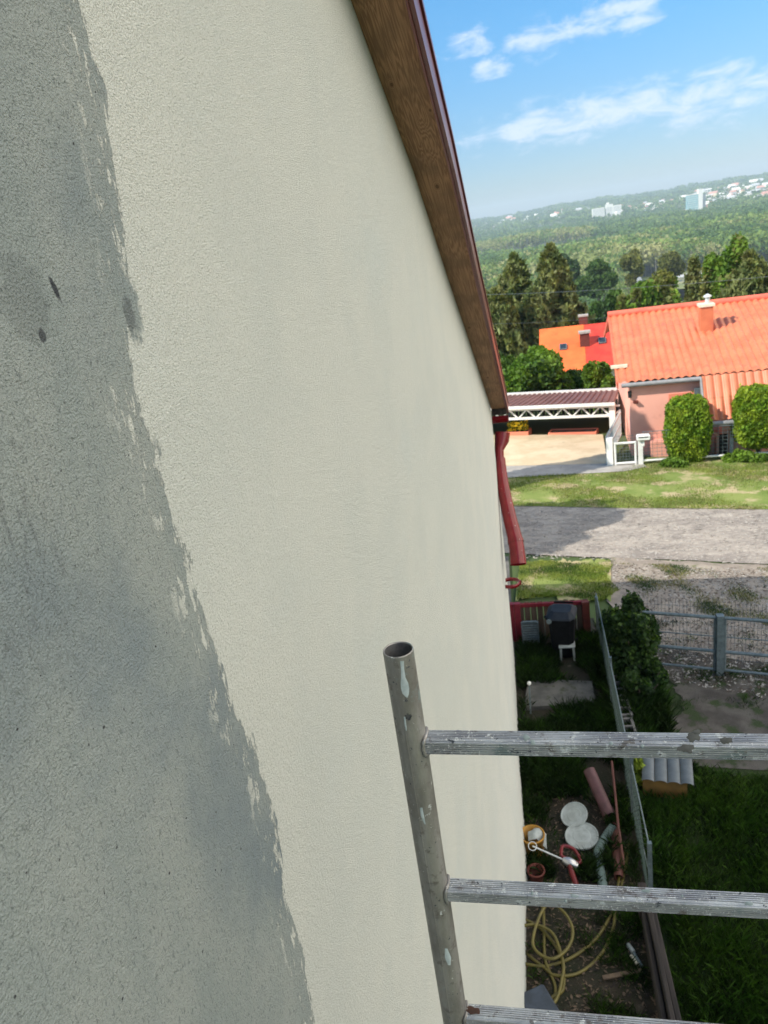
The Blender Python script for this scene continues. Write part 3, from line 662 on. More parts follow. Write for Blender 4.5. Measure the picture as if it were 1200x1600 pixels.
# ================================================================== ACROSS THE ROAD
def Bx(mb, a0, a1, b0, b1, z0, z1, mi=0):            # box in the pink house's own directions
    mb.box(AB((a0 + a1) / 2, (b0 + b1) / 2, (z0 + z1) / 2), (a1 - a0, b1 - b0, z1 - z0), rz=ROT2, mi=mi); return mb
BH = 1.3; BD = 10.6; BR = BH + BD / 2
gz0 = O2[2]
pc = PB(984, 610, BH); AH = a_of(pc)                  # front left corner of the house
pe = PB(983, 597, BH - .14); ZE = pe[2]; pr_ = PB(966, 491, BR); ZR = pr_[2]
AR0 = AH - .42; AL = 17.0
PH = thing('pink_house', 'pink house with a bright orange tiled roof across the road', 'house', AB(AH, BH, gz0), ROT2)
slope_up = (ZR - ZE) / (BR - (BH - .14))
AP = a_of(PB(1096, 592, BH - .14))                    # where the roof runs on down over the porch
BP = .15; ZP = PB(1113, 657, BP)[2]
mb = MB(); w0 = gz0 - .6
# walls: front, left gable, back; gable is a pentagon
zg = lambda b: ZE - .12 + slope_up * (min(b, 2 * BR - b) - (BH - .14))
gv = [AB(AH, BH, w0), AB(AH, BH + BD, w0), AB(AH, BH + BD, zg(BH + BD)), AB(AH, BR, zg(BR)), AB(AH, BH, zg(BH))]
gv2 = [AB(AL - .4, BH, w0), AB(AL - .4, BH + BD, w0), AB(AL - .4, BH + BD, zg(BH + BD)), AB(AL - .4, BR, zg(BR)), AB(AL - .4, BH, zg(BH))]
mb.add(gv + gv2, [(0, 1, 2, 3, 4)[::-1], (5, 6, 7, 8, 9), (0, 5, 9, 4), (1, 2, 7, 6)]); mb.build('wall', 'pink', PH)
mb = MB(); Bx(mb, AP + .55, AL - .4, BP + .45, BH - .004, w0, ZP - .10)
mb.build('porch_wall', 'pink', PH)
def wave_roof(a0, a1, rows, name, m, parent, pitch=.24, amp=.034, step=.012, thick=.05, nw=8, skew=0., bend=None):
    # rows: list of (b,z) from bottom up; profiled tile sheet
    na = int((a1 - a0) / pitch * nw) + 1; A = np.linspace(a0, a1, na); vs = []
    tot = []
    for (b0_, z0_), (b1_, z1_) in zip(rows[:-1], rows[1:]):
        k = max(1, int(abs(b1_ - b0_) / .38)); sg = 1 if b1_ > b0_ else -1
        nx, nz_ = -(z1_ - z0_), (b1_ - b0_) * 1.0; l = math.hypot(nx, nz_); nx, nz_ = nx / l * sg, nz_ / l * sg
        for i in range(k):
            for u, e in ((i / k, step), ((i + .94) / k, 0.0)): tot.append((b0_ + (b1_ - b0_) * u, z0_ + (z1_ - z0_) * u, e, nx, nz_))
    tot.append((rows[-1][0], rows[-1][1], 0, tot[-1][3], tot[-1][4]))
    mb = MB(); vs = []
    for b, z, e, nx, nz_ in tot:
        for a in A:
            ph = (a - a0) / pitch * 2 * PI; w = amp * (abs(math.cos(ph / 2)) ** 1.5 * 2 - 1) + e; vs.append(AB(a, b + nx * w, z + nz_ * w))
    n = len(A); mb.add(vs, [(j * n + i, j * n + i + 1, (j + 1) * n + i + 1, (j + 1) * n + i) for j in range(len(tot) - 1) for i in range(n - 1)], 0, False)
    return mb.build(name, m, parent)
RF = wave_roof(AR0, AL, [(BH - .14, ZE), (BR, ZR)], 'roof', 'tile', PH)
wave_roof(AR0, AL, [(BH + BD + .4, ZE), (BR, ZR)], 'rear_roof', 'tile', PH, nw=5)
wave_roof(AP, AL, [(BP, ZP + .0), (BH - .16, ZE - .015)], 'porch_roof', 'tile', PH)
mb = MB(); k_ = []
mb.tube([AB(AR0, BR, ZR + .02), AB(AL, BR, ZR + .02)], .13, 12); mb.build('ridge_cap', 'ridge_red', PH)
mb = MB()
for sgn, bb in ((1, BH - .14), (-1, BH + BD + .4)):
    mb.beam(AB(AR0 + .03, bb, ZE - .10), AB(AR0 + .03, BR - sgn * .03, ZR - .10), .05, .22)
mb.build('verge_board', 'ridge_red', PH)
mb = MB(); mb.tube([AB(AR0 + .15, BH - .2, ZE - .09), AB(AP - .02, BH - .2, ZE - .09)], .075, 10); mb.build('gutter', 'grey_trim', PH)
mb = MB(); mb.beam(AB(AR0 + .15, BH - .06, ZE - .12), AB(AP, BH - .06, ZE - .12), .12, .03); mb.build('soffit', 'wood_dark', PH)
mb = MB(); mb.beam(AB(AP - .04, BH - .2, ZE - .08), AB(AP - .04, BP, ZP - .08), .05, .17); mb.build('porch_verge', 'grey_trim', PH)
mb = MB(); mb.tube([AB(AP + .1, BP - .07, ZP - .08), AB(AL, BP - .07, ZP - .08)], .075, 10); mb.build('porch_gutter', 'grey_trim', PH)
mb = MB(); mb.tube([AB(AP - .02, BP - .05, ZP - .1), AB(AP + .05, BP + .3, ZP - .35), AB(AP + .40, BP + .40, ZP - .6), AB(AP + .40, BP + .40, gz0 - .3)], .05, 8); mb.build('downpipe', 'pink', PH)
# chimney
bc = BR
for k in range(300):
    b = BH + k * .015; P = PB(1103, 520, b)
    if P[2] < ZE + slope_up * (b - BH + .14): bc = b + .32; break
ct = PB(1103, 478, bc); ca = a_of(ct); zc = ct[2]; zlow = ZE + slope_up * (bc - .35 - BH + .14)
mb = MB(); Bx(mb, ca - .21, ca + .21, bc - .25, bc + .25, zlow - .5, zc); ch = mb.build('chimney', 'tile', PH)
mb = MB(); Bx(mb, ca - .26, ca + .26, bc - .30, bc + .30, zc + .003, zc + .09); mb.build('chimney_cap', 'cream', ch)
mb = MB(); P = AB(ca + .05, bc, zc + .11); mb.tube([P - Vector((0, 0, .03)), P + Vector((0, 0, .22))], .08, 12); mb.tube([P + Vector((0, 0, .20)), P + Vector((0, 0, .24)), P + Vector((0, 0, .31))], [.14, .135, .02], 12); mb.build('cowl', 'galv_bright', ch)
# window with its orange surround and half lowered shutter
wa0 = a_of(PB(1056, 640, BH)); wa1 = a_of(PB(1087, 640, BH)); wz1 = PB(1070, 619, BH)[2]; wz0 = wz1 - 1.25
mb = MB(); t_ = .22
for (x0, x1, z0_, z1_) in ((wa0 - t_, wa0, wz0 - t_, wz1 + .12), (wa1, wa1 + t_, wz0 - t_, wz1 + .12), (wa0, wa1, wz0 - t_, wz0), (wa0, wa1, wz1, wz1 + .12)): Bx(mb, x0, x1, BH - .03, BH - .002, z0_, z1_)
mb.build('window_surround', 'pink_deep', PH)
mb = MB(); Bx(mb, wa0, wa1, BH - .012, BH - .004, wz0, wz1); win = mb.build('window', 'glass', PH)
mb = MB(); 
for (x0, x1, z0_, z1_) in ((wa0, wa0 + .07, wz0, wz1 - .34), (wa1 - .07, wa1, wz0, wz1 - .34), ((wa0 + wa1) / 2 - .04, (wa0 + wa1) / 2 + .04, wz0, wz1 - .34), (wa0 + .07, wa1 - .07, wz0 + .0, wz0 + .07)): Bx(mb, x0, x1, BH - .05, BH - .013, z0_, z1_)
mb.build('frame', 'white', win); mb = MB(); Bx(mb, wa0, wa1, BH - .07, BH - .013, wz1 - .335, wz1 - .001); mb.build('shutter_box', 'white', win)
# porch doorway, window frame, meter box, lamp, pipes
pa0 = a_of(PB(1118, 690, BP + .45)); pa1 = a_of(PB(1137, 690, BP + .45)); pz1 = PB(1128, 678, BP + .45)[2]
mb = MB(); Bx(mb, pa0 + .1, pa1 - .0, BP + .40, BP + .446, gz0 - .2, pz1); dr = mb.build('door', 'wood_dark', PH)
mb = MB(); P = AB(pa0 + .25, BP + .38, gz0 + 1.0); mb.box(P, (.14, .05, .04), rz=ROT2); mb.build('handle', 'steel', dr)
mb = MB(); q = a_of(PB(1140, 690, BP + .44))
for (x0, x1, z0_, z1_) in ((q, q + .10, gz0 - .3, ZP - .25), (q + .1, q + 2.6, ZP - .36, ZP - .25), (q + .1, q + 2.6, gz0 + .5, gz0 + .6), (q + 1.3, q + 1.4, gz0 - .3, ZP - .36)): Bx(mb, x0, x1, BP + .36, BP + .445, z0_, z1_)
wf = mb.build('glazed_frame', 'white', PH); mb = MB(); Bx(mb, q + .1, q + 2.6, BP + .43, BP + .447, gz0 + .6, ZP - .36); mb.build('pane', 'glass', wf)
mb = MB(); P = PB(1093, 612, BH - .1); mb.box(P, (.32, .16, .26), rz=ROT2); mb.build('meter_box', 'galv', PH)
mb = MB(); P = PB(984, 614, BH - .06); mb.box(P, (.12, .12, .12), rz=ROT2); mb.tube([P + Vector((0, 0, -.06)), P + Vector((0, 0, -.16))], .06, 8); mb.build('wall_lamp', 'dark', PH)
for px in (991, 995):
    P = PB(px, 627, BH); mb = MB(); mb.tube([P, P + Vector((-N2[0] * .12, -N2[1] * .12, -.02))], .045, 8); mb.build('wall_vent', 'rust_red', PH)
mb = MB(); P = PB(961, 556, BR + 2.6); mb.beam(AB(AH - .55, BH + .9, ZE + .35), AB(AH, BH + .9, ZE + .35), .12, .10); mb.build('purlin_end', 'cream', PH)
mb = MB(); Bx(mb, AH + .6, AH + 4.2, BH - .35, BH - .006, w0, gz0 + .45); mb.build('plinth', 'pink', PH)

# carport
KEEP = (T2, N2, ROT2); T2, N2, ROT2 = TD, ND, ROTR          # the carport stands square to the road
CZ = lambda px, py, b: PB(px, py, b)[2]
CF = b_of(G(950, 683)); CB1 = CF + 4.6; gzc = G(950, 683)[2]
CA1 = a_of(PB(953, 640, CF)); zt = CZ(953, 630, CF); CA0 = CA1 - 10.0; zb = CZ(943, 608.5, CB1 + .2)
CP = thing('carport', 'open carport with brown ribbed roof on a white lattice truss left of the pink house', 'carport', AB(CA1, CF, gzc), ROT2)
rowz = [(CF - .2, zt + .08), (CB1, zb)]
mb = MB(); A = np.linspace(CA0, CA1 + .22, 440); vs = []
for b, z in rowz: vs += [AB(a - (.50 if z == zb else 0) * max(0, (a - CA0) / (CA1 - CA0)), b, z + .022 * (1 if (a * 4.2) % 1 < .38 else -1)) for a in A]
mb.add(vs, [(i, i + 1, 440 + i + 1, 440 + i) for i in range(439)]); mb.build('roof', 'roof_brown', CP)
mb = MB(); mb.beam(AB(CA0, CB1 + .02, zb), AB(CA1 - .28, CB1 + .02, zb), .14, .17); mb.beam(AB(CA1 - .33, CB1, zb + .086), AB(CA1 - .33, CB1, zb + .28), .1, .12); mb.build('ridge_flashing', 'white', CP)
mb = MB(); mb.beam(AB(CA0, CF - .22, zt + .02), AB(CA1 + .22, CF - .22, zt + .02), .07, .12); mb.build('fascia', 'white', CP)
th = CZ(953, 630, CF) - CZ(953, 645, CF); mb = MB(); mb.beam(AB(CA0, CF, zt - .12), AB(CA1, CF, zt - .12), .07, .07); mb.beam(AB(CA0, CF, zt - .1 - th), AB(CA1, CF, zt - .1 - th), .09, .09)
k = 14; stp = (CA1 - CA0) / k
for i in range(k):
    a = CA0 + i * stp; m_ = a + stp / 2
    mb.beam(AB(a, CF, zt - .1 - th), AB(m_, CF, zt - .12), .055, .055); mb.beam(AB(m_, CF + .003, zt - .12), AB(a + stp, CF + .003, zt - .1 - th), .055, .055)
mb.build('truss', 'white', CP)
for a, b, w in ((CA1 + .08, CF + .05, .22), (CA0, CF + .05, .2), (CA1 - .1, CB1 - .2, .10), (CA0, CB1 - .2, .1), (CA1 - 5.2, CB1 - .2, .1), (CA1 - 8.5, CB1 - .2, .1)):
    mb = MB(); mb.beam(AB(a, b, gzc - 1.2), AB(a, b, zt - .05 + (zb - zt) * ((b - CF) / 4.6)), w, w, upv=Vector((N2[0], N2[1], 0))); mb.build('post', 'white' if b < CF + 1 else 'white_dim', CP)
for q_, w_ in ((.42, .30), (.12, .12)): mb = MB(); mb.beam(AB(CA1 + .19, CF + .05, zt - q_), AB(CA1 + .36, CF + .05, zt - w_), .06, .06); mb.build('bracket', 'white', CP)
# gate post and the opened leaf of the drive gate
gp1 = thing('drive_gate', 'grey drive gate leaf folded back beside its white post at the forecourt', 'gate', AB(.02, 0, gz0), ROT2)
pw = a_of(PB(953, 700, 0)); mb = MB(); mb.beam(AB(pw, 0, gz0 - .4), AB(pw, 0, CZ(953, 684, 0)), .2, .2, upv=Vector((N2[0], N2[1], 0))); mb.build('post', 'white', gp1)
mb = MB(); zz = gz0 + .08; zh = CZ(953, 688, 0); la = pw - .14
for q in (zz, (zz + zh) / 2, zh): mb.beam(AB(la, .15, q), AB(la, 3.6, q), .05, .05)
for q in np.linspace(.15, 3.6, 26): mb.beam(AB(la, q, zz), AB(la, q, zh + .1), .03, .03, upv=Vector((0, 1, 0)))
mb.build('leaf', 'galv_bright', gp1)
# slatted fence behind the carport
zf = CZ(880, 682, CB1 + 1.0); hh = CZ(880, 640, CB1 + 1.0)
FN = thing('slatted_fence', 'dark upright slatted fence behind the carport', 'fence', AB(CA0, CB1 + 1, zf), ROT2)
mb = MB(); a = CA0
i = 0
mb2 = MB()
while a < CA1 - .2:
    (mb2 if i % 3 == 1 and random.random() < .9 else mb).box(AB(a, CB1 + 1.0, (zf + hh) / 2), (.13, .025, hh - zf + .8), rz=ROT2); a += .185; i += 1
mb.build('slats', 'wood_black', FN); mb2.build('pale_slats', 'slat_green', FN)
mb = MB(); mb.beam(AB(CA0, CB1 + .9, CZ(880, 667, CB1 + .9)), AB(CA1, CB1 + .9, CZ(880, 667, CB1 + .9)), .05, .08); mb.build('rail', 'white_dim', FN)
# planters
for (x0, x1, y0, y1, fl, lab) in ((790, 826, 679, 686, True, 'orange planter box full of yellow flowers under the carport'), (857, 932, 677, 687, False, 'long low orange planter box against the dark slatted fence')):
    PB0 = CF + .4; A0 = a_of(PB(x0, y1, PB0)); A1 = a_of(PB(x1, y1, PB0)); zz = PB((x0 + x1) / 2, y1, PB0)[2]
    pt = thing('planter', lab, 'planter', AB((A0 + A1) / 2, PB0 + .3, zz), ROT2, 'orange planters under the carport')
    mb = MB()
    Bx(mb, A0, A1, PB0, PB0 + .05, zz, zz + .30); Bx(mb, A0, A1, PB0 + .55, PB0 + .6, zz, zz + .30); Bx(mb, A0, A0 + .05, PB0 + .05, PB0 + .55, zz, zz + .3); Bx(mb, A1 - .05, A1, PB0 + .05, PB0 + .55, zz, zz + .3)
    mb.build('box', 'pink_deep', pt)
    mb = MB(); Bx(mb, A0 + .05, A1 - .05, PB0 + .05, PB0 + .55, zz, zz + .25); mb.build('soil', 'soil', pt)
    if fl:
        n = 900; C = np.array([AB(random.uniform(A0 + .1, A1 - .1), PB0 + .1 + random.uniform(0, .4), zz + .3 + random.random() * .38) for _ in range(n)])
        q = leaf_quads(C, rng.uniform(.05, .11, n)); np_mesh('flowers', q, 4, ['flower', 'leaf_mid'], mi=(rng.random(n) > .6).astype(int), parent=pt)

T2, N2, ROT2 = KEEP
# gate, mailbox and front fence of the pink house
ga0 = pw + .14; ga1 = a_of(PB(998, 700, -.1)); gzt = CZ(980, 692, -.1)
GT = thing('garden_gate', 'low white tubular garden gate with a wire grid beside the carport post', 'gate', AB(ga0, -.1, gz0), ROT2)
mb = MB(); mb.tube([AB(ga0, -.1, gzt), AB(ga1 - .1, -.1, gzt)], .04, 8); mb.tube([AB(ga0, -.1, gz0 + .12), AB(ga1 - .1, -.1, gz0 + .12)], .04, 8)
mb.tube([AB(ga0 + .02, -.1, gz0 + .05), AB(ga0 + .02, -.1, gzt + .04)], .035, 8); mb.tube([AB(ga1 - .1, -.1, gz0 + .05), AB(ga1 - .1, -.1, gzt + .04)], .035, 8); mb.build('frame', 'white', GT)
def wire_grid(mb, a0, a1, b, z0, z1, da=.1, dz=.1, r=.004):
    a = a0
    while a <= a1: mb.beam(AB(a, b, z0), AB(a, b, z1), r * 2, r * 2); a += da
    z = z0
    while z <= z1: mb.beam(AB(a0, b + r * 2, z), AB(a1, b + r * 2, z), r * 2, r * 2); z += dz
mb = MB(); wire_grid(mb, ga0 + .06, ga1 - .14, -.1, gz0 + .14, gzt + .28); mb.build('wire_grid', 'galv', GT)
mb = MB(); mb.box(AB(ga0 + .12, -.18, gzt + .03), (.14, .05, .05), rz=ROT2); mb.build('latch', 'white', GT)
FF = thing('wire_fence', 'white post and wire grid fence between the gate and the round thuja', 'fence', AB(ga1, -.1, gz0), ROT2)
mb = MB(); mb.beam(AB(ga1 + .05, -.1, gz0 - .3), AB(ga1 + .05, -.1, gzt + .12), .14, .14); mb.build('post', 'white', FF)
fe = AL
mb = MB(); mb.tube([AB(ga1 + .12, -.1, gz0 + .16), AB(fe, -.1, gz0 + .16)], .035, 8); mb.build('bottom_rail', 'white', FF)
mb = MB(); mb.tube([AB(ga1 + .12, -.1, gzt + .33), AB(fe, -.1, gzt + .33)], .012, 6); wire_grid(mb, ga1 + .15, fe, -.1, gz0 + .2, gzt + .33, .14, .12); mb.build('wire_grid', 'galv', FF)
MBX = thing('mailbox', 'small white mailbox on the fence post by the gate', 'mailbox', AB(ga1 + .25, -.1, gzt), ROT2)
mb = MB(); c = PB(1005, 683, -.2); mb.box(c, (.42, .24, .18), rz=ROT2, bev=.03); mb.build('box', 'white', MBX); mb = MB(); mb.box(c + Vector((-N2[0] * .125, -N2[1] * .125, .03)), (.30, .01, .03), rz=ROT2); mb.build('slot', 'dark', MBX)
mb = MB(); mb.box(c + Vector((0, 0, -.19)), (.06, .06, .2), rz=ROT2); mb.build('bracket', 'white', MBX)

# ================================================================== PLANTS AND TREES
def crown_points(c, R, n, lump=9, seed=0, shell=.5, squash=1.0):
    # leaves gathered in lumps spread over an uneven crown
    r = np.random.default_rng(seed); c = np.array(c, float); R = np.array(R, float); out = []
    d = r.normal(size=(lump, 3)); d[:, 2] = d[:, 2] * .9 + .12; d /= np.linalg.norm(d, axis=1)[:, None]; cc = d * r.uniform(.38, .88, (lump, 1)); rad = r.uniform(.26, .46, lump)
    w = rad ** 2; w /= w.sum()
    for i in range(lump):
        k = int(n * w[i]); q = r.normal(size=(k, 3)); q /= np.linalg.norm(q, axis=1)[:, None]; q *= (r.random((k, 1)) ** (1 / 3.)) * (1 - shell) + shell
        q += r.normal(size=(k, 3)) * .10; out.append(cc[i] + q * rad[i])
    P = np.concatenate(out); return c + P * R
def branches(mb, base, top, r0, c, R, n=7, seed=1):
    rs = random.Random(seed); base = Vector(base); top = Vector(top)
    mid = (base + top) / 2 + Vector((rs.uniform(-.1, .1), rs.uniform(-.1, .1), 0)) * (top - base).length * .3
    mb.tube([base, mid, top], [r0, r0 * .7, r0 * .35], 8)
    for i in range(n):
        u = rs.uniform(.3, .95); p = base.lerp(top, u); a = rs.uniform(0, 2 * PI); e = Vector(c) + Vector((math.cos(a) * R[0] * .75, math.sin(a) * R[1] * .75, rs.uniform(-.3, .7) * R[2]))
        m_ = p.lerp(e, .5) + Vector((0, 0, -.05 * R[2])); mb.tube([p, m_, e], [r0 * .35, r0 * .22, r0 * .07], 5)
def tree(name, label, cat, base, c, R, leafmat, n, size, seed, lump=12, group=None, bark='bark', r0=None, mats2=None, flat=0.):
    base = Vector(base); o = thing(name, label, cat, base, 0, group)
    r0 = r0 or max(.08, R[0] * .07); mb = MB(); branches(mb, base - Vector((0, 0, .3)), Vector(c) + Vector((0, 0, R[2] * .5)), r0, c, R, 8, seed); mb.build('trunk', bark, o)
    P = crown_points(c, R, n, lump, seed); sz = rng.uniform(size * .6, size * 1.4, len(P)); mi = None
    mats = [leafmat]
    if mats2:
        mats = [leafmat, mats2]; qn = np.sin(P[:, 0] * 2.1 / R[0] * 2 + seed) + np.sin(P[:, 2] * 4.0 / R[2] + 1.3 * seed) + rng.normal(size=len(P)) * .6; mi = (qn > .6).astype(int)
    np_mesh('crown', leaf_quads(P, sz, flat), 4, mats, mi=mi, parent=o); return o
def conifer(name, label, base, top, rad, seed, leafmat='spruce', n=26000, size=.30, group=None, open_=.0, gapz=.06, mats2=None):
    base = Vector(base); r = np.random.default_rng(seed); H = top - base.z; o = thing(name, label, 'tree', base, 0, group)
    mb = MB(); mb.tube([base - Vector((0, 0, .3)), base + Vector((0, 0, H * .5)), base + Vector((0, 0, H))], [rad * .10, rad * .06, .02], 8)
    pts = []; nb_ = int(H / .26); per = max(1, n // (nb_ * 7))
    for i in range(nb_):
        u = (i + r.random()) / nb_; z = H * (gapz + (1 - gapz) * u); L0 = rad * (1 - u) ** .66 * (1.0 if u > .12 else .5 + u * 4.1)
        for k in range(7):
            a = r.uniform(0, 2 * PI); L1 = L0 * r.uniform(.45, 1.12) + .12; m_ = int(per * (.35 + L1 / rad))
            t = r.random(m_) ** .7; droop = -L1 * (.22 + .28 * (1 - u)) * t ** 1.6 + (.18 * L1 * np.clip(t - .75, 0, 1))
            w = (1 - t * .6) * .22 * L1 * r.normal(size=m_) * .6; x = np.cos(a) * t * L1 - np.sin(a) * w; y = np.sin(a) * t * L1 + np.cos(a) * w
            hang = -np.abs(r.normal(size=m_)) * .16 * (1 + L1 * .5)
            pts.append(np.stack([base.x + x, base.y + y, base.z + z + droop + hang], 1))
            if k < 3: mb.tube([base + Vector((0, 0, z)), base + Vector((math.cos(a) * L1 * .9, math.sin(a) * L1 * .9, z - L1 * .3))], [.035, .008], 4)
    mb.build('trunk', 'bark', o); P = np.concatenate(pts); mats = [leafmat] + ([mats2] if mats2 else [])
    np_mesh('crown', leaf_quads(P, r.uniform(size * .5, size * 1.3, len(P)), 1.2, 2.2), 4, mats, mi=(np.sin(P[:, 2] * 1.7 + np.arctan2(P[:, 1] - base.y, P[:, 0] - base.x) * 2) + r.normal(size=len(P)) * .5 > .7).astype(int) if mats2 else None, parent=o); return o
# two clipped thujas in front of the pink house
def thuja(px, py, w, hgt, label, seed, stem=.0):
    g = G(px, py); o = thing('thuja', label, 'shrub', g, 0, 'clipped thujas in front of the pink house'); r = np.random.default_rng(seed)
    mb = MB(); mb.tube([g - Vector((0, 0, .2)), g + Vector((.03, 0, hgt * .7))], [.09, .04], 8)
    for a in range(5): mb.tube([g + Vector((0, 0, .1 + stem)), g + Vector((math.cos(a * 1.3) * w * .3, math.sin(a * 1.3) * w * .3, stem + hgt * .6))], [.04, .015], 6)
    mb.build('trunk', 'bark', o)
    n = 30000; d = r.normal(size=(n, 3)); d /= np.linalg.norm(d, axis=1)[:, None]
    e = (np.abs(d) ** 4.5).sum(1) ** (-1 / 4.5)                    # rounded box
    k = 1 - .13 * (r.random(n) ** 1.5) + .075 * np.sin(d[:, 0] * 9 + seed) * np.sin(d[:, 2] * 8) * np.sin(d[:, 1] * 7 + 2) + r.normal(size=n) * .026 + (r.random(n) > .985) * .07
    P = d * (e * k)[:, None]; z = P[:, 2]; taper = np.where(z > 0, 1 - .13 * np.clip(z, 0, 1.2), 1 - .22 * np.clip(-z, 0, 1.2) ** 2)
    P[:, :2] *= taper[:, None]; C = np.array(g) + np.array([0, 0, stem + hgt / 2]) + P * np.array([w / 2, w / 2, hgt / 2])
    n2 = 26; core = []
    np_mesh('crown', leaf_quads(C, r.uniform(.045, .10, n), -1.2, 1.6), 4, 'thuja', parent=o)
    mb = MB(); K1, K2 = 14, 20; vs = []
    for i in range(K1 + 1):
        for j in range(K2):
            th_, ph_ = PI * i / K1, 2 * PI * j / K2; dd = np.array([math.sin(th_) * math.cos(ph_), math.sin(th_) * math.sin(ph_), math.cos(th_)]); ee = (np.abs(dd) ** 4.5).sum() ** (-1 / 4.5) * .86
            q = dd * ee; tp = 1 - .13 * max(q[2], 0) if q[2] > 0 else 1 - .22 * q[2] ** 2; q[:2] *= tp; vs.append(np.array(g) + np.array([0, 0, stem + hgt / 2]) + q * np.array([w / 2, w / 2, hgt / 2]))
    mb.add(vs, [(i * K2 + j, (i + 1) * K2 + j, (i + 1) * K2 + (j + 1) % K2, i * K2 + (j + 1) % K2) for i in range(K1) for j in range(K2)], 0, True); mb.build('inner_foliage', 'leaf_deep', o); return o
gt = G(1074, 724); d1 = (gt - Vector(CAM)).length; thuja(1074, 720, 60 * d1 / 1230, 100 * d1 / 1260, 'clipped barrel shaped thuja in front of the window of the pink house', 3)
gt = G(1180, 712); d2 = (gt - Vector(CAM)).length; thuja(1184, 714, 68 * d2 / 1230, 84 * d2 / 1260, 'clipped round thuja on a short bare stem in front of the porch', 5, .42)
# low plants at the foot of the thujas
def clump(name, label, cat, c, R, n, size, m, seed, group=None, m2=None):
    P = crown_points(c, R, n, 10, seed, .2); P[:, 2] = np.maximum(P[:, 2], h(c[0], c[1]) + .03); mi = (rng.random(len(P)) > .85).astype(int) if m2 else None
    o = np_mesh(name, leaf_quads(P, rng.uniform(size * .6, size * 1.3, len(P)), -.3), 4, [m] + ([m2] if m2 else []), mi=mi); return tag(o, label, cat, group)
for i, (px, py, rx, hz_, lab) in enumerate(((1150, 722, .5, .35, 'leafy low plant between the two clipped thujas'), (1185, 722, .6, .3, 'leafy low plant at the stem of the round thuja'), (1052, 730, .55, .22, 'low weeds at the foot of the barrel shaped thuja'))):
    g = G(px, py); clump('low_plant', lab, 'plant', (g.x, g.y, g.z + .1), (rx, rx * .6, hz_), 1800, .09, 'leaf_bright', 40 + i, 'low plants under the thujas')

# red roofed house behind
B2 = 24.0
RH = thing('red_roofed_house', 'house with half orange and half red roof behind the pink house', 'house', AB(a_of(PB(845, 560, B2)), B2, h(*PB(845, 560, B2)[:2])), ROT2)
def rect_on_slope(mb, a0, a1, u0, u1, off): pass
rz1 = PB(903, 508, B2 + 4)[2]; bz = B2 - .5; re0 = PB(930, 576, bz); ze2 = re0[2]; ra0 = a_of(PB(843, 515, B2 + 4)); ram = a_of(PB(912, 507, B2 + 4)); ra1 = ram + 7.5
print('REDHOUSE ridge', rz1, 'eave', ze2, ra0, ram, 'ground', h(*PB(900, 560, B2)[:2]))
def slope_slab(name, a0, a1, b0, z0, b1, z1, m, th_=.08):
    mb = MB(); v = [AB(a0, b0, z0), AB(a1, b0, z0), AB(a1, b1, z1), AB(a0, b1, z1)]; v += [p - Vector((0, 0, th_)) for p in v]
    mb.add(v, [(0, 1, 2, 3), (7, 6, 5, 4), (0, 4, 5, 1), (1, 5, 6, 2), (2, 6, 7, 3), (3, 7, 4, 0)]); return mb.build(name, m, RH)
slope_slab('orange_roof', ra0, ram - .004, bz, ze2, B2 + 4, rz1, 'tile_orange'); slope_slab('red_roof', ram + .004, ra1, bz, ze2, B2 + 4, rz1 - .02, 'tile_red')
slope_slab('rear_roof', ra0, ra1, B2 + 8.5, ze2, B2 + 4.01, rz1 - .02, 'tile_red')
mb = MB(); w = h(*AB(ra0, B2, 0)[:2]) - 1.5
pv = [AB(a, b, z) for a in (ra0 + .3, ra1 - .3) for b, z in ((B2, w), (B2 + 8, w), (B2 + 8, ze2 + .0), (B2 + 4, rz1 - .15), (B2, ze2 + .0))]
mb.add(pv, [(4, 3, 2, 1, 0), (5, 6, 7, 8, 9), (0, 5, 9, 4), (1, 2, 7, 6)]); mb.build('wall', 'cream', RH)
sl2 = (rz1 - ze2) / 4.5
def slz(b): return ze2 + sl2 * (b - bz)
bcc = B2 + 2.0; cc = PB(913, 520, bcc); a_ = a_of(cc)
mb = MB(); Bx(mb, a_ - .3, a_ + .3, bcc - .3, bcc + .3, slz(bcc) - .6, cc[2]); c1 = mb.build('chimney', 'rust_red', RH); mb = MB(); Bx(mb, a_ - .38, a_ + .38, bcc - .38, bcc + .38, cc[2] + .003, cc[2] + .12); mb.build('chimney_cap', 'concrete', c1)
cc = PB(911, 494, B2 + 4.4); a_ = a_of(cc); mb = MB(); Bx(mb, a_ - .28, a_ + .28, B2 + 4.1, B2 + 4.7, rz1 - .5, cc[2]); c1 = mb.build('chimney', 'rust_red', RH); mb = MB(); Bx(mb, a_ - .33, a_ + .33, B2 + 4.05, B2 + 4.75, cc[2] + .003, cc[2] + .1); mb.build('chimney_cap', 'concrete', c1)
for px, py in ((880, 543), (941, 533)):
    bb = None
    for k in range(300):
        b = bz + k * .015; P = PB(px, py, b)
        if P[2] > slz(b) - 1e-6: pass
        if bb is None or abs(P[2] - slz(b)) < bb[0]: bb = (abs(P[2] - slz(b)), b, P)
    P = bb[2]; ang = math.atan(sl2); R = Matrix.Rotation(ROT2, 3, 'Z') @ Matrix.Rotation(ang, 3, 'X')
    mb = MB(); nn_ = R @ Vector((0, 0, 1)); mb.box(P + nn_ * .05, (.46, .6, .10), rot=R); sk = mb.build('skylight', 'galv', RH); mb = MB(); mb.box(P + nn_ * .115, (.34, .46, .015), rot=R); mb.build('pane', 'glass', sk)

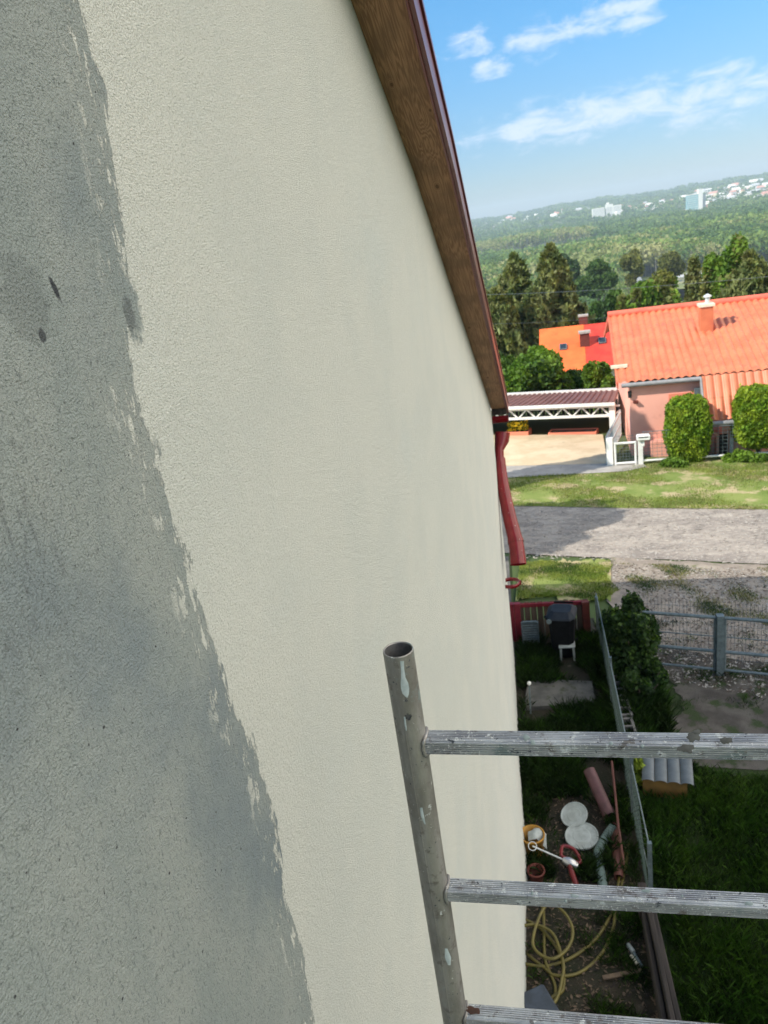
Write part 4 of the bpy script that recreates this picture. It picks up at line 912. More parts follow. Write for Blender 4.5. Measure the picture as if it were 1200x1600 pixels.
# trees behind the carport and the houses
def at_dist(px, py, D): d = ray(px, py); d = d / math.hypot(d[0], d[1]); return Vector(CAM + d * D)
def tree_px(name, label, cat, px, ptop, pbot, wpx, D, leafmat, n, size, seed, **kw):
    T = at_dist(px, ptop, D); Bt = at_dist(px, pbot, D); R = wpx / 2 * D / 1290; hgt = (T.z - Bt.z)
    g = Vector((T.x, T.y, h(T.x, T.y))); c = Vector((T.x, T.y, (T.z + Bt.z) / 2)); return tree(name, label, cat, g, c, (R, R, hgt / 2), leafmat, n, size, seed, **kw)
tree_px('deciduous_tree', 'bright green bushy tree behind the carport roof', 'tree', 838, 535, 640, 104, 38, 'leaf_bright', 26000, .16, 11, lump=22, mats2='leaf_mid')
tree_px('deciduous_tree', 'darker green tree behind the left end of the carport', 'tree', 778, 545, 640, 60, 40, 'leaf_mid', 12000, .17, 12, lump=14, mats2='leaf_bright')
tree_px('bush', 'bright green bush between the carport and the pink house', 'bush', 938, 566, 650, 66, 37, 'leaf_bright', 14000, .15, 13, lump=16, mats2='leaf_mid')
tree_px('bush', 'green bush below the orange roof behind the carport', 'bush', 895, 585, 650, 60, 39, 'leaf_mid', 9000, .15, 14, lump=12, mats2='leaf_bright')
def con_px(label, px, ptop, wpx, D, seed, **kw):
    T = at_dist(px, ptop, D); return conifer('spruce', label, (T.x, T.y, h(T.x, T.y)), T.z, wpx / 2 * D / 1290, seed, **kw)
con_px('tall dark spruce with a pointed top, left of the pair behind the carport', 803, 400, 176, 64, 21, n=52000, size=.36, mats2='leaf_olive')
con_px('tall brownish spruce left of the orange roof', 860, 386, 176, 62, 22, n=60000, size=.36, mats2='leaf_olive')
con_px('olive spruce standing low between the two tall spruces', 832, 452, 150, 60, 23, n=30000, size=.34)
con_px('olive spruce beside the roof edge, left of the pointed spruce', 776, 450, 120, 58, 34, n=22000, size=.36, mats2='leaf_olive')
tree_px('deciduous_tree', 'pale grey green tree at the roof edge left of the spruces', 'tree', 768, 438, 600, 66, 60, 'leaf_olive', 15000, .34, 24, lump=16, mats2='leaf_mid')
tree_px('deciduous_tree', 'small round green tree behind the red roof', 'tree', 952, 456, 540, 56, 95, 'leaf_mid', 9000, .42, 25, lump=10, mats2='leaf_deep')
tree_px('deciduous_tree', 'yellow green tree behind the left end of the orange tiled roof', 'tree', 1012, 426, 540, 84, 75, 'leaf_olive', 18000, .34, 26, lump=20, mats2='leaf_bright')
tree_px('deciduous_tree', 'narrow yellow tree left of the bushier one behind the tiled roof', 'tree', 985, 440, 540, 34, 72, 'leaf_olive', 7000, .32, 27, lump=9, mats2='leaf_bright')
con_px('pointed olive spruce behind the chimney of the pink house', 1084, 404, 56, 62, 28, n=12000, size=.34, mats2='leaf_olive')
tree_px('deciduous_tree', 'bright lime green tree top behind the orange tiled roof', 'tree', 1138, 383, 520, 66, 58, 'leaf_bright', 16000, .24, 29, lump=18, mats2='leaf_olive')
con_px('broad drooping spruce behind the roof at the right edge', 1172, 398, 190, 55, 30, n=46000, size=.36, mats2='leaf_olive')
con_px('dark spruce crown at the far right behind the tiled roof', 1225, 378, 190, 60, 31, n=16000, size=.36, mats2='leaf_olive')
con_px('dark spruce behind the lime green tree', 1126, 428, 100, 64, 32, n=12000, size=.36)
# round trees in the meadow, beyond
for i, (px, pt_, pb, w, D, m, lab) in enumerate(((985, 393, 440, 36, 260, 'leaf_olive', 'round pale willow at the edge of the meadow beside the white roofs'), (1047, 396, 440, 32, 290, 'leaf_olive', 'round pale willow left of the long white building'), (930, 410, 470, 66, 240, 'leaf_mid', 'wide dark green tree group left of the white roofs'), (880, 405, 480, 46, 270, 'leaf_deep', 'dark green tree behind the brownish spruce'))):
    tree_px('meadow_tree', lab, 'tree', px, pt_, pb, w, D, m, 5000, 1.3 if D > 200 else .6, 60 + i, lump=12, group='trees in the meadow')

# shade trees standing in the front garden round the corner of the house
hc = AB(AH, BH, gz0 + 1.9); kk = 8.6
conifer('garden_spruce', 'dense spruce beside the street, round the corner of the house', (hc.x - 1.08 * kk, hc.y - .60 * kk, h(hc.x - 1.08 * kk, hc.y - .6 * kk)), hc.z + kk - .6, 1.2, 70, 'leaf_mid', n=40000, size=.3)
tree('garden_tree', 'leafy tree in the front garden, round the corner of the house', 'tree', (-6.6, 15.2, 0), (-6.6, 15.4, 4.5), (2.5, 2.0, 2.7), 'leaf_mid', 22000, .2, 72, lump=18)

# ================================================================== THINGS IN THE YARDS BESIDE THE HOUSE
# fence line between the two yards: posts, wire mesh, top rail
YF = thing('mesh_fence', 'green wire mesh fence with grey posts running between the two yards', 'fence', (XF, 5, 0))
tops = [G(1045, 1600), G(1005, 1395), G(985, 1250), G(940, 1000)]
f0, f1 = 6.6, 12.55
fz = PY(940, 932, f1)[2]
for i, y in enumerate((f0, 8.0, 10.3, f1)):
    mb = MB(); mb.beam((XF, y, -.2), (XF, y, 1.05 if i < 3 else max(fz, .9)), .045, .045); mb.build('post', 'galv' if i else 'galv', YF)
mb = MB(); mb.tube([(XF, f0, .98), (XF, 8, .95), (XF, 10.3, .97), (XF, f1, .98)], .009, 6); mb.tube([(XF, f0, .5), (XF, f1, .5)], .004, 4); mb.build('rail', 'galv', YF)
mb = MB(); y = f0
c_ = .075
while y < f1:
    for sg in (1, -1):
        z = 0.0; pts = []
        y0_ = y; y1_ = y + .95
        if y1_ <= f1 + .5:
            a_, b_ = (Vector((XF, y0_, .03)), Vector((XF, min(y1_, f1), .03 + .93 * (min(y1_, f1) - y0_) / .95))) if sg > 0 else (Vector((XF, y0_, .96)), Vector((XF, min(y1_, f1), .96 - .93 * (min(y1_, f1) - y0_) / .95)))
            mb.beam(a_, b_, .0042, .0042)
    y += c_
mb.build('mesh', 'mesh_green', YF)
# edging of old planks at the near end of the yard
ED = thing('plank_edging', 'dark weathered plank edging along the lawn at the bottom of the picture', 'edging', (XF, 4, 0))
for i, (x, w, hh_, y0, y1) in enumerate(((1.40, .05, .30, 2.5, 6.45), (1.475, .05, .38, 2.6, 6.6), (1.55, .055, .33, 2.2, 6.5))):
    mb = MB(); mb.box((x + .02, (y0 + y1) / 2, hh_ / 2), (w, y1 - y0, hh_), rz=math.radians(.8 * i), bev=.008); mb.build('plank', 'wood_dark', ED)
mb = MB(); mb.beam((1.42, 6.5, -.1), (1.42, 6.5, .55), .09, .09, bev=.01); mb.build('stake', 'wood_dark', ED)

# slatted wooden garden gate with red posts at the street end
g0 = G(803, 990); YG = 12.75
zt_ = PY(860, 938, YG)[2]; SG = thing('picket_fence', 'brown board fence with dark red posts at the street end of the yard', 'fence', (.6, YG, 0))
mb = MB(); x = PY(812, 950, YG)[0] + .02; xe = PY(920, 950, YG)[0]
while x < xe: mb.box((x, YG, (zt_ - .05) / 2 + random.uniform(-.01, .01)), (.098, .022, zt_ + .03), rz=random.uniform(-.02, .02)); x += .118
mb.build('boards', 'wood_old', SG)
mb = MB(); mb.box(((PY(800, 940, YG)[0] + xe) / 2, YG - .035, zt_ - .06), (xe - PY(800, 940, YG)[0], .04, .07)); mb.build('rail', 'red_paint', SG)
for px, w in ((799, .09), (808, .11)):
    xx = PY(px, 950, YG - .1)[0]; mb = MB(); mb.box((xx, YG - .12, .0 + (zt_ + .04) / 2), (w, .09, zt_ + .04)); mb.build('post', 'red_paint', SG)
xx = PY(915, 950, YG - .1)[0]; mb = MB(); mb.box((xx, YG - .11, (zt_ + .0) / 2), (.13, .08, zt_), rz=.1); mb.build('post', 'rust_red', SG)

# wheeled bin
gb = G(880, 1004); gb = Vector((gb.x, min(gb.y, YG - .6), 0)); WB = thing('wheelie_bin', 'black wheeled rubbish bin in front of the brown board fence', 'bin', gb, -.15)
def frustum(mb, c, w0, d0, w1, d1, z0, z1, rz, mi=0, shift=0.):
    R = Matrix.Rotation(rz, 3, 'Z'); vs = []
    for w, d, z, sh in ((w0, d0, z0, 0), (w1, d1, z1, shift)):
        for i in range(16):
            a = 2 * PI * (i + .5) / 16; e = (abs(math.cos(a)) ** 5 + abs(math.sin(a)) ** 5) ** -.2; vs.append(Vector(c) + R @ Vector((math.cos(a) * e * w / 2, math.sin(a) * e * d / 2 + sh, z)))
    mb.add(vs, [(i, (i + 1) % 16, 16 + (i + 1) % 16, 16 + i) for i in range(16)] + [tuple(range(15, -1, -1)), tuple(range(16, 32))], mi)
hb = PY(880, 950, gb.y)[2]; hb = max(.75, min(1.05, hb))
wbw = 40 * 14.6 / 1175
mb = MB(); frustum(mb, gb, wbw * .72, .42, wbw * .94, .56, .05, hb * .9, -.15); mb.build('body', 'bin', WB)
mb = MB(); frustum(mb, gb, wbw * 1.04, .62, wbw * .98, .58, hb * .902, hb * .93, -.15); frustum(mb, gb, wbw * .98, .58, wbw * .7, .3, hb * .93, hb * 1.0, -.15); mb.build('lid', 'bin_lid', WB)
mb = MB(); R = Matrix.Rotation(-.15, 3, 'Z'); mb.tube([gb + R @ Vector((-wbw * .35, .36, hb * .92)), gb + R @ Vector((wbw * .35, .36, hb * .92))], .018, 8); mb.build('handle', 'bin', WB)
for sx_ in (-1, 1):
    mb = MB(); p = gb + R @ Vector((sx_ * wbw * .38, .24, .1)); q = gb + R @ Vector((sx_ * wbw * .46, .24, .1)); mb.tube([p, q], .1, 16); mb.build('wheel', 'dark', WB)
mb = MB(); mb.tube([gb + R @ Vector((-wbw * .56, -.1, hb * .86)), gb + R @ Vector((-wbw * .45, -.2, hb * .88))], .03, 8); mb.tube([gb + R @ Vector((-wbw * .38, -.305, hb * .885)), gb + R @ Vector((-wbw * .38, -.32, hb * .885))], .045, 12, mi=1); mb.build('lid_grip', ['bin', 'galv'], WB)
# grey louvred panel leaning on the fence
gl = PY(828, 1000, 12.3); LP = thing('louvre_panel', 'grey louvred panel leaning against the board fence beside the red posts', 'panel', (gl.x, 12.3, 0))
pa, pb_ = PY(814, 975, 12.4), PY(841, 975, 12.4); mb = MB(); wz = .52; cxp = (pa.x + pb_.x) / 2; wp = pb_.x - pa.x
for i in range(11): mb.box((cxp, 12.38 + .02 * i / 11, .04 + i * wz / 11), (wp - .04, .03, .022), rot=Matrix.Rotation(.5, 3, 'X'))
mb.build('slats', 'galv', LP); mb = MB()
for sx_ in (-1, 1): mb.box((cxp + sx_ * (wp / 2 - .012), 12.39, wz / 2), (.025, .05, wz + .04))
mb.box((cxp, 12.40, wz + .02), (wp - .05, .05, .025)); mb.build('frame', 'galv', LP)
# stool
gs = G(887, 1030); ST = thing('stool', 'small white square stool standing in the grass in front of the bin', 'stool', gs); sw = 24 * (gs - Vector(CAM)).length / 1190
mb = MB(); mb.box(gs + Vector((0, 0, .30)), (sw, sw * .75, .035), bev=.01); mb.build('seat', 'white_dim', ST)
for sx_, sy_ in ((-1, -1), (1, -1), (1, 1), (-1, 1)): mb = MB(); mb.beam(gs + Vector((sx_ * sw * .42, sy_ * sw * .3, 0)), gs + Vector((sx_ * sw * .38, sy_ * sw * .27, .28)), .028, .028); mb.build('leg', 'white_dim', ST)
# concrete slab with a short rod
cs = [G(820, 1112), G(932, 1108), G(925, 1072), G(826, 1068)]
mb = MB(); v = [Vector((p.x, p.y, -.05)) for p in cs] + [Vector((p.x, p.y, .10)) for p in cs]; mb.add(v, [(4, 5, 6, 7), (0, 1, 5, 4), (1, 2, 6, 5), (2, 3, 7, 6), (3, 0, 4, 7)])
tag(mb.build('concrete_slab', 'concrete_dim'), 'low stained concrete slab sunk in the weeds below the stool', 'slab')
rb = G(829, 1115, .1); rtp = PY(827, 1070, rb.y); RD = thing('metal_rod', 'thin upright metal rod with a bright knob on the concrete slab', 'rod', rb)
mb = MB(); mb.tube([rb, rtp], .012, 8); mb.build('shaft', 'galv', RD); mb = MB(); mb.tube([rtp + Vector((0, 0, .002)), rtp + Vector((0, 0, .02)), rtp + Vector((0, 0, .045)), rtp + Vector((0, 0, .06))], [.018, .032, .03, .008], 12); mb.build('knob', 'white', RD)
# hollow concrete blocks in a row along the fence
gpx = [(966, 1066), (974, 1096), (980, 1126), (986, 1156)]
for i, (px, py) in enumerate(gpx):
    c = G(px + 6, py + 4); c = Vector((XF + .15, c.y, .0)); lab = ['farthest of the hollow concrete blocks along the mesh fence', 'second farthest hollow concrete block along the mesh fence', 'hollow concrete block half way along the row by the fence', 'nearest hollow concrete block, just behind the top rung'][i]
    mb = MB(); Lb, Wb, Hb = .40, .20, .30; rz = .02 * i + .01
    R = Matrix.Rotation(rz, 3, 'Z')
    def bb(dx, dy, w, l): mb.box(c + R @ Vector((dx, dy, Hb / 2)), (w, l, Hb), rz=rz)
    c.y = 10.55 - i * .43 if False else c.y
    bb(-Wb / 2 + .018, 0, .036, Lb); bb(Wb / 2 - .018, 0, .036, Lb)
    for dy in (-Lb / 2 + .018, 0, Lb / 2 - .018): bb(0, dy, Wb - .073, .036)
    o = mb.build('hollow_block', 'mesh_block'); tag(o, lab, 'concrete block', 'hollow concrete blocks along the fence')
    # keep the row end to end
    if i == 0: by0 = c.y
# black post
bpb = G(958, 1052); mb = MB(); mb.beam(bpb - Vector((0, 0, .1)), (bpb.x, bpb.y, PY(957, 1007, bpb.y)[2]), .09, .09, bev=.01); tag(mb.build('short_post', 'wood_black'), 'short black post beside the mesh fence, above the hollow blocks', 'post')

# pipes and building odds and ends in the near yard
def lie(px, py, z): P = G(px, py, z); return P
pA, pB = lie(926, 1216, .35), lie(951, 1272, .12); mb = MB(); dv = (pB - pA).normalized()
mb.tube([pA - dv * .12, pB], .078, 20, caps=False); mb.tube([pB, pA], .068, 20, caps=False); mb.tube([pB - dv * .06, pB + dv * .02], .086, 20, caps=False); 
PP = thing('drain_pipe', 'wide pinkish plastic drain pipe leaning open end down beside the fence', 'pipe', pB); mb.build('tube', 'pipe_pink', PP)
mb = MB(); mb.tube([pB - dv * .05, pB - dv * .045], .067, 20); mb.build('dark_inside', 'dark', PP)
mb = MB(); a_, b_ = lie(960, 1286, .06), lie(967, 1372, .06); mb.tube([a_, b_], .055, 14, caps=False); mb.tube([b_, a_], .048, 14, caps=False); tag(mb.build('brown_pipe', 'pipe_brown'), 'reddish brown plastic pipe lying on the ground under the wide drain pipe', 'pipe')
mb = MB(); mb.tube([lie(956, 1190, .25), lie(966, 1290, .2), lie(975, 1352, .12)], .016, 8); tag(mb.build('thin_pipe', 'pipe_brown'), 'long thin reddish rod leaning along the mesh fence by the pipes', 'rod')
pts = spline([lie(958, 1292, .10), lie(944, 1312, .08), lie(934, 1335, .07), lie(938, 1360, .06), lie(944, 1398, .06)], 14); mb = MB(); mb.tube(pts, [.050 + .007 * (i % 2) for i in range(len(pts))], 12, smooth=False)
tag(mb.build('flexible_hose', 'pipe_grey'), 'grey green corrugated flexible pipe curving beside the brown pipe', 'flexible pipe')
for i, (px, py, tilt, lab) in enumerate(((897, 1273, (.28, .18), 'white round bucket lid leaning tilted in the weeds, farther one'), (909, 1306, (.10, .05), 'white round bucket lid lying nearly flat in the weeds, nearer one'))):
    c = G(px, py, .15 if i == 0 else .10); R = Matrix.Rotation(tilt[0], 3, 'X') @ Matrix.Rotation(tilt[1] * -1.6, 3, 'Y'); o = thing('bucket_lid', lab, 'bucket cover', c, 0, 'white bucket lids in the weeds'); mb = MB(); vs = []; n = 36  # round bucket lid with a raised rim
    rad = (20 if i == 0 else 24) * (c - Vector(CAM)).length / 1230
    for q, z in ((1.0, -.012), (1.0, .012), (.94, .014), (.90, .004), (.55, .002), (.5, .006)): vs += [c + R @ Vector((rad * q * math.cos(2 * PI * k / n), rad * q * math.sin(2 * PI * k / n), z)) for k in range(n)]
    mb.add(vs, [(j * n + k, j * n + (k + 1) % n, (j + 1) * n + (k + 1) % n, (j + 1) * n + k) for j in range(5) for k in range(n)] + [tuple(5 * n + k for k in range(n)), tuple(range(n - 1, -1, -1))], 0, False); mb.build('disc', 'white_dim', o)
# orange bucket with a white rag and the mixer
c = G(834, 1332); BK = thing('bucket', 'orange yellow bucket with a white rag over its rim beside the wall', 'bucket', c); mb = MB(); n = 24; vs = []
for r_, z in ((.12, 0), (.15, .28), (.158, .28), (.158, .30), (.142, .30), (.114, .02)): vs += [c + Vector((r_ * math.cos(2 * PI * k / n), r_ * math.sin(2 * PI * k / n), z)) for k in range(n)]
mb.add(vs, [(j * n + k, j * n + (k + 1) % n, (j + 1) * n + (k + 1) % n, (j + 1) * n + k) for j in range(5) for k in range(n)] + [tuple(5 * n + k for k in range(n))], 0, True); mb.build('pail', 'yellow', BK)
RG = MB(); rs = random.Random(3); vs = []
for i in range(9):
    for j in range(9): u, v = (i - 4) / 4, (j - 4) / 4; vs.append(c + Vector((.06 + u * .11, .05 + v * .12, .315 - .10 * (u * u + v * v) * (1 if u > .2 or v > .2 else .3) + rs.uniform(-.012, .012))))
RG.add(vs, [(i * 9 + j, i * 9 + j + 1, (i + 1) * 9 + j + 1, (i + 1) * 9 + j) for i in range(8) for j in range(8)], 0, True); tag(RG.build('rag', 'white_dim'), 'crumpled white rag lying over the orange bucket', 'rag')
mA = G(832, 1322, .34); mB_ = G(882, 1344, .22); MX = thing('power_mixer', 'red hand mixer with a D handle and a long pale stirring rod', 'power tool', mB_)
mb = MB(); mb.tube([mA, mB_], .010, 8); mb.tube(ring(mA, .05, 0, .02, 14), .006, 6, caps=False); mb.build('stirring_rod', 'galv_bright', MX)
d_ = (mB_ - mA).normalized(); sd_ = Vector((.15, -1, -.25)).normalized(); mb = MB()
mb.tube([mB_ - d_ * .02, mB_ + d_ * .04, mB_ + d_ * .10, mB_ + d_ * .16], [.03, .055, .055, .035], 14); mb.build('motor', 'steel', MX)
hc_ = mB_ + d_ * .06; up_ = Vector((.05, .9, .35)).normalized()
mb = MB(); loop = [hc_ + up_ * .03 - d_ * .10, hc_ + up_ * .16 - d_ * .08, hc_ + up_ * .19 + d_ * .03, hc_ + up_ * .15 + d_ * .10, hc_ + up_ * .05 + d_ * .13, hc_ + up_ * .03 - d_ * .10]; mb.tube(spline(loop, 5), .020, 10); mb.build('loop_handle', 'tool_red', MX)
mb = MB(); mb.tube(spline([hc_, hc_ + sd_ * .12, hc_ + sd_ * .30 + Vector((.02, 0, -.02)), hc_ + sd_ * .46], 5), [.032] * 16, 12); mb.tube([hc_ + sd_ * .47, hc_ + sd_ * .5], .04, 10); mb.build('side_handle', 'tool_red', MX)
c = G(839, 1376); mb = MB(); n = 20; vs = []
for r_, z in ((.07, 0), (.10, .15), (.108, .15), (.108, .17), (.092, .17), (.066, .02)): vs += [c + Vector((r_ * math.cos(2 * PI * k / n), r_ * math.sin(2 * PI * k / n), z)) for k in range(n)]
mb.add(vs, [(j * n + k, j * n + (k + 1) % n, (j + 1) * n + (k + 1) % n, (j + 1) * n + k) for j in range(5) for k in range(n)] + [tuple(5 * n + k for k in range(n))], 0, True); tag(mb.build('flower_pot', 'rust_red'), 'small dark red flower pot at the foot of the wall', 'pot')
# the yellow hose in loose loops
hp = [(978, 1322), (972, 1345), (966, 1380), (960, 1415), (935, 1462), (900, 1492), (862, 1508), (830, 1508), (800, 1495), (812, 1440), (838, 1446), (862, 1470), (878, 1500), (880, 1545), (862, 1560), (858, 1590), (868, 1545), (852, 1500), (850, 1450), (846, 1415), (818, 1395), (800, 1440), (812, 1478), (850, 1512), (868, 1524), (905, 1520), (940, 1490), (958, 1450), (962, 1418), (972, 1380), (984, 1318)]
hp2 = [(800, 1450), (828, 1445), (845, 1447), (866, 1462), (880, 1505), (878, 1530), (872, 1556), (862, 1572), (840, 1600)]
hp3 = [(866, 1412), (885, 1430), (895, 1455), (888, 1480), (868, 1497), (850, 1495), (834, 1480), (834, 1460), (844, 1430), (860, 1405)]
mb = MB(); zz_ = lambda i: .03 + .025 * (math.sin(i * 1.9) * .5 + .5)
P = [G(px, py, zz_(i)) for i, (px, py) in enumerate(hp)]; mb.tube(spline(P, 9), .0165, 10)
P = [G(px, py, .07 + zz_(i)) for i, (px, py) in enumerate(hp2)]; mb.tube(spline(P, 9), .0165, 10)
P = [G(px, py, .10 + zz_(i)) for i, (px, py) in enumerate(hp3)]; mb.tube(spline(P + [P[0] + Vector((.02, .02, .02))], 9), .0165, 10)
tag(mb.build('garden_hose', 'hose', None), 'yellow garden hose lying in loose loops on bare soil', 'hose')
# blue grey tub, stick, small cans, boards
c = G(842, 1572, .1); TB = thing('plastic_sheet', 'dark blue grey crate lid lying by the wall under the hose', 'crate lid', c); mb = MB(); mb.box(c, (.30, .34, .10), rz=.5, bev=.02); mb.build('tray', 'blue_grey', TB)
mb = MB(); mb.beam(G(942, 1528, .05), G(1003, 1516, .06), .05, .02, bev=.004); tag(mb.build('wooden_stick', 'wood_old'), 'short flat wooden stick lying at the plank edging', 'stick')
for i, (a_, b_, m_, lab) in enumerate((((981, 1476), (990, 1488), 'white_dim', 'small pale spray can lying nearest the yellow hose'), ((990, 1489), (1003, 1510), 'galv', 'slim grey tube lying beside the plank edging'), ((986, 1493), (996, 1507), 'cream', 'small cream tube lying next to the grey one'))):
    A_, B_ = G(*a_, .05), G(*b_, .05); o = thing('small_tube', lab, 'tube', A_, 0, 'small tubes dropped by the edging'); mb = MB(); mb.tube([A_, B_], .026 if i == 0 else .018, 12); mb.build('body', m_, o); dd = (A_ - B_).normalized(); mb = MB(); mb.tube([A_ + dd * .001, A_ + dd * .03], .014, 10); mb.build('cap', 'dark', o)
# little hutch with a corrugated cover
c0, c1, c2 = G(1003, 1218, .32), G(1085, 1226, .32), G(1075, 1178, .32); ax = (c1 - c0); ax.z = 0; wl = ax.length; ax.normalize(); ay = Vector((-ax.y, ax.x, 0)); dl = .62; HU = thing('small_hutch', 'low plywood box covered by grey corrugated sheets on the lawn', 'hutch', c0)
mb = MB(); n = 4
for k in range(n):
    a0, a1 = wl * k / n, wl * (k + 1) / n; vs = []
    for y_ in (-.02, dl):
        for i in range(9): u = i / 8; vs.append(c0 + ax * (a0 + (a1 - a0) * u * .96) + ay * y_ + Vector((0, 0, .028 * math.sin(PI * u) ** .6 + .03 * y_)))
    mb.add(vs, [(i, i + 1, 9 + i + 1, 9 + i) for i in range(8)], 0, True)
mb.build('corrugated_cover', 'corr', HU)
mb = MB(); rz = math.atan2(ax.y, ax.x); mid = c0 + ax * (wl * .44) + ay * (dl / 2); mb.box((mid.x, mid.y, .155), (wl * .86, dl - .08, .31), rz=rz); mb.build('box', 'orange_ply', HU)
c = G(997, 1212, .15); clump('lime_plant', 'small lime green plant at the left corner of the hutch', 'plant', (c.x, c.y, .2), (.10, .16, .22), 260, .06, 'lime', 91)

# galvanised gate and wire fence at the street end of the lawn
GP = G(1124, 1056); gy_ = GP.y; dirg = (G(1200, 1058) - G(1000, 1050)); 
def gat(px, py): return PS(px, py, s_of(GP.x, GP.y))
sG = s_of(GP.x, GP.y)
zT = gat(1130, 963)[2]; zM = gat(1126, 1018)[2]; zB = .12
print('gate', GP, zT, zM)
x0g = gat(1000, 958); x1g = Vector((5.6, (sG - ND[0] * 5.6) / ND[1], 0))
pxy = lambda x: (x, (sG - ND[0] * x) / ND[1])
GG = thing('yard_gate', 'galvanised tubular double gate with welded wire mesh at the end of the lawn', 'gate', GP, ROTR)
mb = MB(); w_ = .11; mb.beam((GP.x, GP.y, -.2), (GP.x, GP.y, zT + .02), w_, w_); mb.build('post', 'galv', GG)
for side, (xa, xb) in enumerate(((x0g.x, GP.x - .07), (GP.x + .07, GP.x + 2.6))):
    mb = MB()
    for z, r_ in ((zT - .03, .030), (zM, .030), (.12, .022), ((zT + zM) / 2 - .05, .010)): mb.tube([(*pxy(xa), z), (*pxy(xb), z)], r_, 8)
    for x in (xa, xb): mb.tube([(*pxy(x), .10), (*pxy(x), zT - .03)], .026, 8)
    mb.build('leaf_frame', 'galv', GG)
WF = thing('welded_mesh_fence', 'tall fine wire mesh fence standing just behind the tubular gate', 'fence', (GP.x, GP.y + .2, 0), ROTR)
mb = MB(); s2 = sG + .45; q2_ = lambda x: (x, (s2 - ND[0] * x) / ND[1]); zw = PS(1050, 935, s2)[2]; x = PS(990, 940, s2)[0]; xe = GP.x + 2.7
xx0 = x
while x < xe: mb.beam((*q2_(x), .02), (*q2_(x), zw), .004, .004); x += .055
z = .05
while z < zw + .01: mb.beam((*q2_(xx0), z), (*q2_(xe), z), .004, .004); z += .16
mb.build('mesh', 'wire', WF)
for x in (xx0 + .02, xx0 + 2.2, xe): mb = MB(); mb.beam((*q2_(x), -.2), (*q2_(x), zw + .02), .03, .03); mb.build('post', 'galv', WF)
# climbing shrub at the fence corner and weeds
c = PS(985, 985, sG - .1); 
def bush(name, label, cat, c, R, n, size, m, seed, m2=None):
    o = thing(name, label, cat, (c[0], c[1], 0)); mb = MB()
    for k in range(6): a = k * 1.1; mb.tube([(c[0], c[1], -.1), (c[0] + math.cos(a) * R[0] * .4, c[1] + math.sin(a) * R[1] * .4, c[2] * .8), (c[0] + math.cos(a) * R[0] * .8, c[1] + math.sin(a) * R[1] * .8, c[2] + R[2] * .5)], [.03, .02, .006], 5)
    mb.build('stems', 'bark', o); P = crown_points(c, R, n, 16, seed, .3); P = P[P[:, 2] > .02]; np_mesh('foliage', leaf_quads(P, rng.uniform(size * .6, size * 1.3, len(P))), 4, [m] + ([m2] if m2 else []), mi=(rng.random(len(P)) > .8).astype(int) if m2 else None, parent=o); return o
bush('fence_shrub', 'dense dark climbing shrub overgrowing the fence corner beside the gate', 'shrub', (c.x, c.y, .55), (.42, .75, .72), 15000, .06, 'leaf_ivy', 101, 'leaf_mid')
c = PS(1000, 1020, sG - .9); bush('fence_shrub', 'lower dark shrub spilling over the lawn below the climbing one', 'shrub', (c.x, c.y, .3), (.36, .6, .38), 7000, .055, 'leaf_ivy', 102, 'leaf_mid')

# ================================================================== GRASS
def in_poly(P, poly):
    x, y = P[:, 0], P[:, 1]; r = np.zeros(len(P), bool); n = len(poly)
    for i in range(n):
        x0, y0 = poly[i][0], poly[i][1]; x1, y1 = poly[(i + 1) % n][0], poly[(i + 1) % n][1]
        c = ((y0 > y) != (y1 > y)) & (x < (x1 - x0) * (y - y0) / (y1 - y0 + 1e-12) + x0); r ^= c
    return r
def blades(P, hgt, w, lean=.5):
    n = len(P); a = rng.uniform(0, 2 * PI, n); b = rng.uniform(0, 2 * PI, n); hh = hgt * rng.uniform(.45, 1.3, n); ww = w * rng.uniform(.6, 1.3, n)
    side = np.stack([np.cos(a), np.sin(a), 0 * a], 1) * ww[:, None] / 2; ld = np.stack([np.cos(b), np.sin(b), 0 * b], 1) * (hh * lean * rng.uniform(.1, 1, n))[:, None]; up = np.array([0, 0, 1.]) * hh[:, None]
    return np.stack([P - side, P + side, P + up * .6 + ld * .45 + side * .6, P + up + ld], 1).reshape(-1, 3)
CLEAR = [(G(px, py).x, G(px, py).y, r_) for px, py, r_ in ((897, 1278, .42), (909, 1308, .42), (905, 1330, .25), (834, 1335, .2), (860, 1335, .12), (885, 1350, .22), (885, 1385, .2), (839, 1380, .15), (940, 1245, .2), (930, 1225, .15), (950, 1275, .16), (964, 1310, .12), (967, 1345, .12), (968, 1380, .12), (945, 1310, .1), (936, 1340, .12), (940, 1370, .12), (944, 1398, .1), (887, 1035, .2), (890, 1052, .25), (870, 1010, .3), (840, 1090, .35), (880, 1090, .4), (915, 1090, .35), (850, 1115, .3), (990, 1490, .12), (1000, 1505, .1), (960, 1524, .1), (1040, 1225, .4), (975, 1350, .1), (962, 1410, .1), (1000, 1215, .1))]
for i_ in range(0, len(hp), 1): CLEAR.append((G(*hp[i_]).x, G(*hp[i_]).y, .11))
def patch_noise(P, sc, seed):
    r = np.random.default_rng(seed); v = 0
    for k in range(5): d = r.normal(size=2); d /= np.linalg.norm(d); v = v + np.sin(P[:, 0] * d[0] * sc * (1 + k * .45) + P[:, 1] * d[1] * sc * (1 + k * .45) + r.uniform(0, 6.3))
    return v / 5
